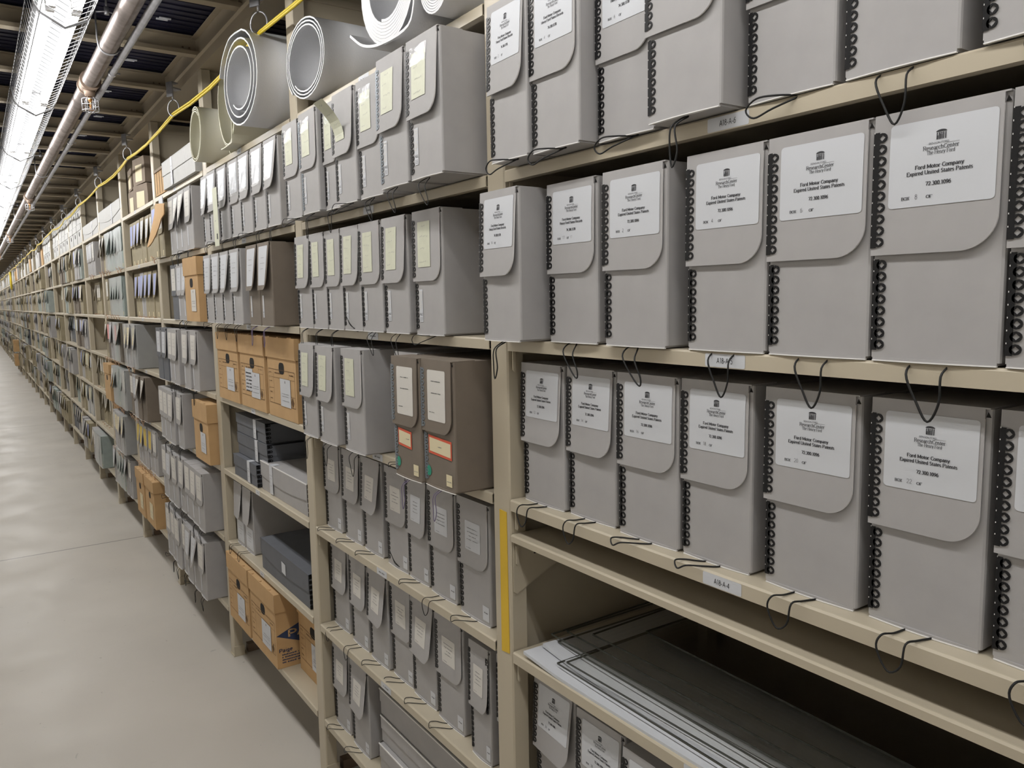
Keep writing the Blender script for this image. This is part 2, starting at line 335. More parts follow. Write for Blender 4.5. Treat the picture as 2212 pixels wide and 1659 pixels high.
def flap_mesh(kind, w_, h, var, round_=.034):
    mb = MB(); yl = w_/2+.0022; yr = -w_/2+.006; zt = h+.0016; zb0 = h-.56*h; nx, nz = 12, 10; k = mb.mi(kind); kc = mb.mi('core')
    ys = [yl+(yr-yl)*i/nx for i in range(nx+1)]
    ys += [yr+round_*q for q in (.008,.03,.07,.13,.2,.29,.4,.55,.75,.93)]; ys = sorted(set(ys), reverse=True)
    G = []
    for y in ys:
        dy = y-yr; zb = zb0 if dy >= round_ else zb0+round_-math.sqrt(max(0, round_**2-(round_-dy)**2))
        G.append([(y, zt+(zb-zt)*j/nz) for j in range(nz+1)])
    def add(off):
        o = len(mb.v)
        for c in G:
            for (y, z) in c: mb.v.append((fx(var, y, z, w_, h)-.0+off, y, z))
        return o
    o1 = add(-.0002); o2 = add(.0019); n = nz+1; m = len(G)
    for i in range(m-1):
        for j in range(nz):
            a, b, c, d = i*n+j, (i+1)*n+j, (i+1)*n+j+1, i*n+j+1
            mb.f.append((o1+a, o1+d, o1+c, o1+b)); mb.f.append((o2+a, o2+b, o2+c, o2+d)); mb.m += [k, k]; mb.sm += [True, True]
    ring = [(i, nz) for i in range(m)]+[(m-1, j) for j in range(nz-1, -1, -1)]+[(i, 0) for i in range(m-2, -1, -1)]+[(0, j) for j in range(1, nz+1)]
    for (i, j), (i2, j2) in zip(ring, ring[1:]):
        a, b = i*n+j, i2*n+j2
        mb.face([mb.v[o1+a], mb.v[o1+b], mb.v[o2+b], mb.v[o2+a]], 'core' if kind in ('grey','slate') and j2 > 0 and i2 > 0 and i > nx//2 else kind)
    # fold over the top of the box
    mb.box((-.0032, -w_/2+.001, h+.0002), (.05, yl, h+.0018), kind)
    return mb.mesh('flap')
def comb_mesh(w_, h, var, z0, z1, on_flap, m='black'):
    mb = MB(); y0 = w_/2+(.0023 if on_flap else .0006); k = mb.mi(m)
    X = (lambda y, z: fx(var, y, z, w_, h)-.0014) if on_flap else (lambda y, z: -.0014)
    n = max(3, round((z1-z0)/.0118)); p = (z1-z0)/n
    def ring(cy, cz, ro, ri):
        o = len(mb.v); N = 12
        for i in range(N):
            a = 2*PI*i/N; y, z = cy-ro*math.cos(a), cz+ro*math.sin(a)
            q = ri/(abs(math.cos(a))+abs(math.sin(a))) ; yi, zi = cy-q*math.cos(a), cz+q*math.sin(a)
            mb.v += [(X(y, z), y, z), (X(yi, zi), yi, zi), (X(y, z)+.0012, y, z), (X(yi, zi)+.0012, yi, zi)]
        for i in range(N):
            j = (i+1) % N; a, b = o+4*i, o+4*j
            mb.f += [(a, a+1, b+1, b), (a, b, b+2, a+2), (a+1, a+3, b+3, b+1)]; mb.m += [k]*3; mb.sm += [False]*3
    for i in range(n):
        cz = z0+(i+.5)*p
        mb.f.append(tuple(range(len(mb.v), len(mb.v)+4))); mb.m.append(k); mb.sm.append(False)
        ya, yb = y0, y0-.0062
        mb.v += [(X(ya, cz-p/2), ya, cz-p/2), (X(ya, cz+p/2), ya, cz+p/2), (X(yb, cz+p/2), yb, cz+p/2), (X(yb, cz-p/2), yb, cz-p/2)]
        ring(y0-.0086, cz, .0053, .0034)
        mb.face([(X(y0, cz)-.0002, y0-.0006, cz+p*.42), (X(y0, cz)-.0002, y0-.0013, cz+p*.42), (X(y0, cz)-.0002, y0-.0013, cz+p*.55), (X(y0, cz)-.0002, y0-.0006, cz+p*.55)], 'core')
    # the strip wraps round the corner on to the left side
    mb.face([(X(y0, z0), y0, z0), (X(y0, z1), y0, z1), (X(y0, z1)+.009, y0, z1), (X(y0, z0)+.009, y0, z0)], m)
    return mb.mesh('binding_strip')
def lab(w_, h, var, u0, v0, u1, v1, draw, m='paper', r=.004, lift=.0008, on_flap=True, name='label', curl=None):
    # u to the reader's right from the box centre, v = height on the box
    mb = MB()
    def put(u, v, e=0):
        x = (fx(var, -u, v, w_, h) if on_flap else 0)-lift-e
        if curl: x -= curl(u, v)
        return (x, -u, v)
    nx, nz = (5, 6)
    rr_ = rrect(u0, v0, u1, v1, r, 3)
    # grid of strips so that it can follow a lifted flap
    cu = sorted({u0, u1, *[p[0] for p in rr_], *[u0+(u1-u0)*i/nx for i in range(nx+1)]})
    def lim(u):
        a = 0
        if u-u0 < r: a = r-math.sqrt(max(0, r*r-(r-(u-u0))**2))
        if u1-u < r: a = r-math.sqrt(max(0, r*r-(r-(u1-u))**2))
        return v0+a, v1-a
    for a, b in zip(cu, cu[1:]):
        la, lb = lim(a), lim(b)
        for j in range(nz):
            f = lambda L, t: L[0]+(L[1]-L[0])*t
            mb.face([put(a, f(la, j/nz)), put(a, f(la, (j+1)/nz)), put(b, f(lb, (j+1)/nz)), put(b, f(lb, j/nz))][::-1], m)
    if draw: draw(mb, lambda u, v: put(u, v, .0004))
    return mb.mesh(name)
def draw_archive(t2, num, bx, of='', cu=0, top=.25, k=1.0):
    def d(mb, P):
        V = lambda mm: top-mm*.001*k
        def rc(u0, v0, u1, v1, m='ink'): mb.face([P(cu+u0, v0), P(cu+u1, v0), P(cu+u1, v1), P(cu+u0, v1)], m)
        # portico emblem
        A = [(.0053*k*math.cos(PI*i/8), V(14.6)+.0024*k*math.sin(PI*i/8)) for i in range(9)]
        mb.face([P(cu+a, b) for a, b in A], 'ink')
        for x in (-4.6, -2.6, 1.6, 3.6): rc(x*.001*k, V(22), (x+1)*.001*k, V(15.2))
        rc(-.0013*k, V(22), -.0002*k, V(17)); rc(.0002*k, V(22), .0011*k, V(17)); rc(-.0013*k, V(16.4), .0011*k, V(15.6)); rc(-.0036*k, V(22), -.0030*k, V(18.2))
        text(mb, P, 'BENSON FORD', cu-.002, V(26.2), .0019*k, .0195*k, bold=1.1, serif=False, m='ink')
        rc(.0045*k, V(26.6), .0175*k, V(26.25), 'greyink')
        text(mb, P, 'ResearchCenter', cu, V(31.6), .0042*k, .0345*k, bold=.85, thin=.55)
        text(mb, P, 'The Henry Ford', cu, V(36.2), .0037*k, .027*k, bold=.8, thin=.55)
        text(mb, P, 'Ford Motor Company', cu-.001, V(49.8), .0039*k, .047*k, bold=1.25, thin=.62)
        text(mb, P, t2, cu-.001, V(55.8), .0039*k, (.0635 if t2[0] == 'E' else .060)*k, bold=1.25, thin=.62)
        text(mb, P, num, cu-.001, V(67.6), .0039*k, .0245*k, bold=1.25, thin=.6)
        text(mb, P, 'BOX', cu-.0375*k, V(80.5), .0032*k, .0085*k, bold=1.1, thin=.6, left=True)
        text(mb, P, bx, cu-.0240*k, V(80.3), .0048*k, None, bold=.95, serif=False, left=True, m='greyink')
        text(mb, P, 'OF', cu-.0125*k, V(80.5), .0031*k, .0062*k, bold=1.1, thin=.6, left=True)
        if of: text(mb, P, of, cu-.003*k, V(80.3), .0042*k, None, bold=.75, serif=False, left=True, m='greyink')
    return d
def draw_note(seed, u0, u1, v0, v1, m='greyink'):
    def d(mb, P):
        rr = random.Random(seed); c = (u0+u1)/2; w_ = u1-u0; h = v1-v0
        for f, wd in ((.88,.35),(.66,.62),(.40,.4),(.10,.6)):
            x = c-w_*wd/2+rr.uniform(-.003,.003)
            for i in range(rr.randint(3, 5)):
                s = w_*.055; y = v0+h*f+rr.uniform(-.001,.001)
                mb.face([P(x, y), P(x+s, y+s*.7), P(x+s*.95, y+s*1.0), P(x-s*.1, y+s*.25)], m); x += s*rr.uniform(1.6, 2.6)
    return d
def draw_print(seed, u0, u1, v0, v1, lines=4, m='greyink', foot=True):
    def d(mb, P):
        rr = random.Random(seed); c = (u0+u1)/2; w_ = u1-u0; h = v1-v0
        for i in range(lines):
            wd = w_*rr.uniform(.35,.75); y = v1-h*(.25+.52*i/max(1, lines))
            scribble(mb, P, c-wd/2, c+wd/2, y, .0019, m, rr)
        if foot: scribble(mb, P, u0+w_*.1, u0+w_*.4, v0+h*.07, .0015, m, rr)
    return d
def draw_tag(mb, P):                                              # tall narrow column sticker low on the front
    u0, u1, v0, v1 = -BW/2+.0165, -BW/2+.0325, .028, .098
    rr = random.Random(3)
    for i in range(9):
        y = v1-.006-i*.0045
        for j in range(3):
            if rr.random() < .8: mb.face([P(u0+.002+j*.0042, y), P(u0+.0052+j*.0042, y), P(u0+.0052+j*.0042, y+.0024), P(u0+.002+j*.0042, y+.0024)], 'offwhite')
    text(mb, P, 'INGLE', (u0+u1)/2, v0+.0145, .0045, .0125, bold=1.1, serif=False)
    for i in range(3): mb.face([P(u0+.002, v0+.003+i*.003), P(u1-.002, v0+.003+i*.003), P(u1-.002, v0+.0036+i*.003), P(u0+.002, v0+.0036+i*.003)], 'greyink')
CORDS = {   # closed loops, (outwards, u to reader's right, height) from the middle of the box's bottom front edge
 'drop': [(-.006,-.018,-.0006),(.010,-.020,-.012),(.012,-.008,-.040),(.012,.004,-.060),(.012,.014,-.040),(.010,.014,-.012),(-.006,.012,-.0006)],
 'thin': [(-.006,-.006,-.0006),(.012,-.010,-.014),(.013,-.011,-.042),(.014,-.006,-.066),(.013,.002,-.046),(.011,-.004,-.014),(-.006,.003,-.0006)],
 'side': [(-.006,.012,-.0006),(.016,-.006,.000),(.020,-.034,.001),(.020,-.050,-.010),(.019,-.038,-.021),(.016,-.012,-.014),(-.006,.016,-.0006)],
 'slant': [(-.006,-.018,-.0006),(.012,-.014,-.014),(.013,.006,-.042),(.013,.022,-.056),(.013,.024,-.044),(.011,.010,-.018),(-.006,.000,-.0006)],
 'flat': [(-.006,-.002,.0002),(.012,-.024,.0012),(.022,-.040,.0012),(.036,-.045,.0012),(.043,-.034,-.006),(.040,-.020,.0012),(.024,-.004,.0012),(.006,.012,.001)],
 'over': [(-.006,-.014,.0002),(.024,-.018,.0015),(.040,-.024,.0015),(.046,-.026,-.012),(.047,-.012,-.034),(.046,.002,-.024),(.041,.004,.0008),(.022,.008,.0015),(-.006,.012,.0002)],
 'stand': [(-.006,.010,.0002),(.008,-.004,.014),(.010,-.018,.030),(.011,-.028,.040),(.010,-.022,.034),(.008,-.006,.018),(-.006,.000,-.0006)],
}
def cord_mesh(v, shift=0.0, w_=BW, m='cord', r=.00115, depth=None):
    mb = MB(); pts = [(-a, -(b+shift), c) for a, b, c in CORDS[v]]
    mb.tube(crom(pts, 5), r, m, 6, closed=True)
    return mb.mesh('pull_cord')
NBOX = [0]; USED = {}
def doc_box(bay, row, yl, yr, e, kind='grey', var='shut', look='', lab_=None, tagm=None, cord=None, comb='black', det=2, h=BH, d=BD, label=None, grp=None, rz=0, z=None, extra=None, cordm='cord'):
    yl, yr = max(yl, yr), min(yl, yr); w_ = yl-yr
    P_ = USED.setdefault((bay, row), [])
    for a_, b_ in P_:                                                    # neighbours on the same shelf never interpenetrate
        if yr < a_ and yl > b_:
            if yl+yr < a_+b_: yl = b_-.001; yr = min(yr, yl-.108)
            else: yr = a_+.001; yl = max(yl, yr+.108)
    w_ = yl-yr
    hi, lo = PY(bay+1)-PW/2-.0035, PY(bay)+PW/2+.002
    if yl > hi: yl, yr = hi, hi-w_
    if yr < lo: yr = lo; w_ = yl-yr
    if det == 2: bw = BW
    else: bw = .12
    t = thing('document_box', label or 'box', 'document box', (-e, (yl+yr)/2, S[row]+.0004 if z is None else z), (0, 0, rz), grp or 'document boxes on the racking')
    t.scale = (1, (w_-.0024)/bw, 1); P_.append((yl, yr))
    obj('body', cached(('body', kind, bw, h, d), lambda: body_mesh(kind, bw, h, d)), t)
    obj('flap', cached(('flap', kind, bw, h, var), lambda: flap_mesh(kind, bw, h, var)), t)
    if comb:
        obj('binding_strip', cached(('cu', bw, h, var, comb), lambda: comb_mesh(bw, h, var, h-.56*h+.008, h-.016, True, comb)), t)
        if det == 2: obj('binding_strip', cached(('cl', bw, h, comb), lambda: comb_mesh(bw, h, var, .012, h-.56*h-.004, False, comb)), t)
    if lab_: obj('label', lab_, t)
    if tagm: obj('sticker', tagm, t)
    if cord: obj('pull_cord', cached(('cord', cord, cordm, bay == 0), lambda: cord_mesh(cord, m=cordm, r=.00125 if bay == 0 else .0009)), t)
    NBOX[0] += 1
    return t

# ---- nearest bay: three rows of boxes with large printed labels
def archive_label(t2, num, bx, of='', var='shut', k=1.0):
    u0 = -BW/2+.0150; u1 = min(u0+.1016, BW/2-.0095)
    return lab(BW, BH, var, u0, BH-.012-.0865, u1, BH-.012, draw_archive(t2, num, bx, of, (u0+u1)/2, BH-.012, .98))
EXP, HEN = ('Expired United States Patents', '72.300.1096'), ('Henry Ford Patent Records', '74.300.1178')
def bayA(row, items, shelfname):
    for i, (yl, yr, e, txt, bx, of, var, cord) in enumerate(items):
        t2, num = (EXP if txt == 'E' else HEN)
        lb = archive_label(t2, num, bx, of, var)
        nm = {5: 'grey document box with large white label numbered %s, on shelf marked A18-A-5',
              6: 'grey document box numbered %s, standing on shelf marked A18-A-6 at top right',
              4: 'grey document box with large white label numbered %s, on shelf marked A18-A-4',
              2: 'grey document box with white label numbered %s, below the shelf of clear sheets'}[row] % bx
        doc_box(0, row, yl, yr, e, 'grey', var, lab_=lb, cord=cord, label=nm, grp='document boxes with large printed labels')
bayA(5, [(1.1995,1.083,.052,'H','14','','ajar','thin'), (1.060,.934,.006,'H','17','17','shut','slant'), (.914,.782,.010,'E','2','','shut','slant'),
         (.752,.621,.000,'E','4','','shut','drop'), (.6185,.4835,.000,'E','6','','shut','drop'), (.482,.347,.000,'E','8','','shut','drop'), (.345,.21,.0,'E','10','','shut','drop')], 'A18-A-5')
bayA(6, [(1.167,1.057,.050,'H','2','','ajar','side'), (1.055,.934,.042,'H','4','','shut','side'), (.928,.806,.010,'H','6','','shut','side'),
         (.797,.668,.034,'H','8','','shut','thin'), (.655,.533,.001,'E','1','','shut','side'), (.523,.398,.001,'E','3','','shut','drop'), (.378,.254,.004,'E','5','','shut','drop')], 'A18-A-6')
bayA(4, [(1.186,1.062,-.025,'E','12','','ajar','over'), (1.055,.932,-.030,'E','14','','ajar','over'), (.918,.788,-.023,'E','16','','shut','flat'),
         (.783,.658,-.026,'E','18','','shut','flat'), (.636,.504,-.026,'E','20','','shut','over'), (.491,.363,-.028,'E','22','','shut','over'), (.354,.228,-.028,'E','24','','shut','over')], 'A18-A-4')
bayA(2, [(1.186,1.062,-.045,'E','26','','open','over'), (1.036,.912,-.030,'E','28','','ajar','over'), (.895,.772,-.012,'E','30','','shut','over')], '')

# ---- second bay
def note_lab(seed, var, u0=-.038, v0=.145, w_=.056, hh=.095, dog=False):
    return lab(BW, BH, var, u0, v0, u0+w_, v0+hh, draw_note(seed, u0, u0+w_, v0, v0+hh), 'note', .0006, .0012)
def glossy_note(seed, var, peel=False):
    mb = MB(); u0, w_, v0, hh = -.040, .058, .150, .085
    curl = (lambda u, v: max(0, (v-v0)/hh)**2*.055) if peel else None
    me = lab(BW, BH, var, u0, v0, u0+w_, v0+hh, draw_note(seed, u0, u0+w_, v0, v0+hh), 'note', .0006, .0012, curl=curl)
    return me
tag_m = lab(BW, BH, 'shut', -BW/2+.0165, .028, -BW/2+.0325, .098, draw_tag, 'paper', .0005, .0008, False, 'sticker')
film_m = {}
def sleeve(var):
    # clear plastic pocket stuck over the flap label
    return cached(('sleeve', var), lambda: lab(BW, BH, var, -.046, .140, .046, .250, None, 'film', .002, .003, name='plastic_sleeve'))
B6 = [(2.241,2.116,.052,'shut'), (2.090,1.967,.058,'shut'), (1.993-.029,1.866,.042,'shut'), (1.856,1.731,.056,'ajar'), (1.720,1.597,.053,'shut'), (1.546,1.420,.082,'ajar'), (1.405,1.278,.084,'ajar')]
for i, (a, b, e, v) in enumerate(B6):
    t = doc_box(1, 6, a, b, e, 'grey', v, lab_=glossy_note(i+1, v, peel=(i == 3)), tagm=tag_m, cord=['side','thin','drop','side','slant','slant','slant'][i], comb='bluesteel' if i in (5, 1) else 'black',
            label='grey document box with %s, %s from the left above the rolls\' neighbours' % ('peeling cream note' if i == 3 else 'pale note under tape', nth(i+1)), grp='boxes with pale notes')
    t['label'] = 'grey box, %s, %s from left, second shelf, bay left of yellow tape' % ('peeling pale note' if i == 3 else 'pale taped note', nth(i+1))
    if i in (0,1,2,4,6): obj('plastic_sleeve', cached(('tape', v), lambda: lab(BW, BH, v, -.044, .212, .022, .246, None, 'film', .001, .0026, name='plastic_sleeve')), t)
B5 = [(2.268,2.150,.022,'ajar'), (2.172-.024,2.052,.022,'shut'), (2.050,1.930,.020,'shut'), (1.926,1.808,.020,'ajar'), (1.805,1.685,.022,'shut'), (1.674,1.551,.022,'ajar'), (1.520,1.396,.022,'shut')]
for i, (a, b, e, v) in enumerate(B5):
    doc_box(1, 5, a, b, e, 'grey', v, lab_=note_lab(20+i, v), tagm=tag_m, cord=['thin','thin','thin','stand','slant','slant','side'][i],
            label='grey box, pale yellow note, %s from left, third shelf, bay left of yellow tape' % nth(i+1), grp='boxes with pale notes')
B4 = [(2.200,2.078,.048,'ajar'), (2.055,1.930,.052,'ajar'), (1.890,1.762,.046,'shut')]
doc_box(1, 4, 2.268, 2.202, .02, 'grey', 'shut', cord='thin', label='grey box half hidden at left end of fourth shelf, left of yellow tape', grp='boxes with pale notes')
for i, (a, b, e, v) in enumerate(B4):
    doc_box(1, 4, a, b, e, 'grey', v, lab_=note_lab(40+i, v), tagm=tag_m, cord=['thin','drop','drop'][i],
            label='grey box with pale note, %s from left on fourth shelf beside two brown boxes' % nth(i+1), grp='boxes with pale notes')
doc_box(1, 4, 1.672, 1.552, .0, 'grey', 'ajar', lab_=note_lab(49, 'ajar'), cord='flat', label='grey box pushed back between the note boxes and two brown boxes', grp='boxes with pale notes')
def taupe_label(u1, seed): return lab(BW, BH, 'shut', -.037, .140, u1, .243, draw_print(seed, -.037, u1, .150, .243, 2, 'ink'), 'offwhite', .004)
def red_label(mb_w):
    mb = MB(); P = lambda u, v: (-.0012, -u, v)
    mb.face([P(-.044,.070), P(mb_w,.066), P(mb_w,.104), P(-.044,.108)], 'red')
    P = lambda u, v: (-.0016, -u, v)
    mb.face([P(-.040,.075), P(mb_w-.004,.071), P(mb_w-.004,.099), P(-.040,.103)], 'cream')
    scribble(mb, lambda u, v: (-.0019, -u, v), -.005, .010, .086, .002, 'greyink')
    return mb.mesh('red_bordered_label')
def dots():
    mb = MB(); mb.face([(-.0012, .046+.0-.010*math.cos(2*PI*i/20), .032+.011*math.sin(2*PI*i/20)) for i in range(20)], 'teal'); a = mb.mesh('green_dot')
    mb = MB(); mb.face([(-.0012, -u, v) for u, v in ((.026,.012),(.049,.012),(.049,.036),(.026,.036))], 'cream'); scribble(mb, lambda u, v: (-.0016, -u, v), .029, .046, .021, .002, 'greyink'); return a, mb.mesh('sticker')
dg, ds = dots()
for i, (a, b, e) in enumerate([(1.541,1.418,.073), (1.4165,1.290,.066)]):
    t = doc_box(1, 4, a, b, e, 'taupe', 'shut', lab_=taupe_label(.036 if i else .040, 60+i), comb='bluesteel', cord='thin', cordm='violet',
                label='brown document box with red-bordered label and green dot, %s' % ('right one beside the post' if i else 'left one of the pair'), grp='brown boxes with green dots')
    obj('red_bordered_label', red_label(.020 if not i else .050), t); obj('green_dot', dg, t); obj('sticker', ds, t)
corner_m = lab(BW, BH, 'shut', .030, .010, .055, .042, lambda mb, P: scribble(mb, P, .034, .050, .027, .0026, 'ink'), 'paper', .001, .0008, False, 'sticker')
def small_label(seed, var, col_='offwhite'): return lab(BW, BH, var, -.030, .152, .032, .216, draw_print(seed, -.030, .032, .152, .216, 4), col_, .003)
ROWS = {3: [(2.262,2.140,-.036,'shut'), (2.117,1.993,-.036,'ajar'), (1.980,1.857,-.036,'open'), (1.826,1.706,-.034,'shut'), (1.701+.022,1.600,-.034,'ajar'), (1.584,1.462,-.030,'shut'), (1.438,1.312,-.024,'shut')],
        2: [(2.259,2.135,-.045,'ajar'), (2.103,1.985,-.040,'ajar'), (1.969,1.850,-.038,'open'), (1.841,1.720,-.045,'shut'), (1.712,1.590,-.040,'open'), (1.577,1.452,-.036,'shut')],
        1: [(2.242,2.122,-.030,'ajar'), (2.094,1.972,-.025,'open')]}
for row, its in ROWS.items():
    for i, (a, b, e, v) in enumerate(its):
        doc_box(1, row, a, b, e, 'grey', v, lab_=small_label(80+row*10+i, v, 'paper' if (row == 3 and i in (4, 5, 6)) else 'offwhite'), tagm=corner_m, cord=R.choice(['flat','over','flat']) if not (row == 3 and i == 3) else 'stand',
                label='grey box, small printed label, %s from left, %s shelf, bay left of yellow tape' % (nth(i+1), rowname(row)), grp='boxes with small printed labels')
t = doc_box(1, 2, 1.400, 1.318, -.022, 'grey', 'ajar', lab_=small_label(99, 'ajar'), tagm=corner_m, label='narrower grey box turned to show its black binding, sixth shelf near yellow tape', grp='boxes with small printed labels')
obj('binding_strip', cached('cx', lambda: comb_mesh(BW, BH, 'shut', .12, .245, False)), t, (-.004, -BW+.017, 0))
doc_box(1, 2, 1.302, 1.2625, -.03, 'grey', 'shut', lab_=small_label(98, 'shut'), label='grey box mostly hidden behind the post with the yellow tape', grp='boxes with small printed labels')

# ------------------------------------------------------------------ flat boxes
def flat_box(y0, y1, z, h, e, kind, label, comb=True, strip=True, d=.47, grp='flat storage boxes', lid=.5, rz=0, stripu=.62, bow=.0):
    w_ = abs(y1-y0); t = thing('flat_box', label, 'flat box', (-e, (y0+y1)/2, z+.0006), (0, 0, rz), grp)
    mb = MB(); mb.box((.003, -w_/2+.003, 0), (d-.003, w_/2-.003, h-.003), kind); obj('tray', mb, t)
    mb = MB(); n = 12; y = w_/2
    for i in range(n):                                                   # lid whose lower edge sags in the middle
        a, b = y-w_*i/n, y-w_*(i+1)/n
        q = lambda yy: (1-lid)*h*(1-.0)-bow*math.cos(PI*yy/w_)*h
        mb.face([(0, a, h), (0, b, h), (0, b, max(.001, q(b))), (0, a, max(.001, q(a)))], kind)
    mb.box((0, -y, h-.003), (d, y, h), kind); mb.box((.0, -y, (1-lid)*h), (d, -y+.003, h), kind); mb.box((.0, y-.003, (1-lid)*h), (d, y, h), kind)
    mb.box((-.0006, -y, h-.0028), (.002, y, h+.0004), 'core' if kind == 'lightgrey' else kind)
    obj('lid', mb, t)
    if strip:
        u = -w_/2+w_*stripu; mb = MB(); ww = .035
        mb.face([(-.0012, -u, .003), (-.0012, -u-ww, .003), (-.0012, -u-ww, h+.001), (-.0012, -u, h+.001)], 'paper')
        mb.face([(-.0012, -u, h+.0012), (-.0012, -u-ww, h+.0012), (.028, -u-ww-.004, h+.0012), (.028, -u-.004, h+.0012)], 'paper')
        scribble(mb, lambda a, b: (-.0016, -a, b), u+.006, u+ww-.008, h*.55, .002, 'greyink'); scribble(mb, lambda a, b: (-.0016, -a, b), u+.010, u+ww-.012, h*.3, .002, 'greyink')
        mb.face([(-.0016, -u-.001, h*.66), (-.0016, -u-ww+.001, h*.66), (-.0016, -u-ww+.001, h*.67), (-.0016, -u-.001, h*.67)], 'greyink')
        obj('label', mb, t)
    if comb:
        mb = MB(); k = mb.mi('black'); n = max(3, round(h/.016))
        for i in range(n):                                               # binding down the right front corner, lobes on the side face
            cz = h*(i+.5)/n
            mb.box((.001, -w_/2-.0012, cz-.0055), (.010, -w_/2+.001, cz+.0055), 'black')
            mb.prism([(.014+.006*math.cos(a), cz+.0052*math.sin(a)) for a in [2*PI*j/8 for j in range(8)]], 1, -w_/2-.0012, -w_/2+.001, 'black')
            mb.prism([(.014+.0022*math.cos(a), cz+.0022*math.sin(a)) for a in [2*PI*j/4 for j in range(4)]], 1, -w_/2-.0016, -w_/2+.001, kind)
        obj('binding_strip', mb, t)
    return t
MT['lightgrey'] = MT['grey']
# third bay, fifth shelf: three dark ones stacked, a pale one beside them
z = S[3]
for i, (e, y0, y1) in enumerate([(-.004,3.19,2.88), (-.022,3.185,2.795), (-.022,3.19,2.805)]):
    flat_box(y0, y1, z, .085 if i < 2 else .075, e, ['slate','slate','slate'][i], 'dark grey flat box, %s of the stack of three beside the pale flat box' % ['bottom','middle','top'][i], grp='dark flat boxes stacked', stripu=.62, d=.40)
    z += (.0875 if i < 2 else .078)
flat_box(2.865, 2.375, S[3], .108, -.015, 'lightgrey', 'pale grey flat box with white label, right of the stacked dark flat boxes', stripu=.22, bow=.12)
flat_box(2.905, 2.39, S[2], .118, -.012, 'slate', 'dark grey flat box with small square label, sixth shelf above the cardboard cartons', strip=False, comb=True, d=.5, bow=.12)
t = bpy.data.objects['flat_box.004']; mb = MB(); mb.face([(-.0016, .012, .052), (-.0016, -.030, .048), (-.0016, -.030, .088), (-.0016, .012, .092)], 'paper'); obj('label', mb, t)
# second bay, bottom: pale flat boxes
z = S[1]
for i in range(3):
    flat_box(1.925+.006*i, 1.33, z, .075, -.030-.012*(i == 2)-.01*(i == 1), 'lightgrey', 'grey flat box, %s of the stack at the bottom left of the yellow tape' % ['bottom','middle','top'][i], comb=False, strip=False, d=.5, grp='pale flat boxes at the bottom')
    z += .0775

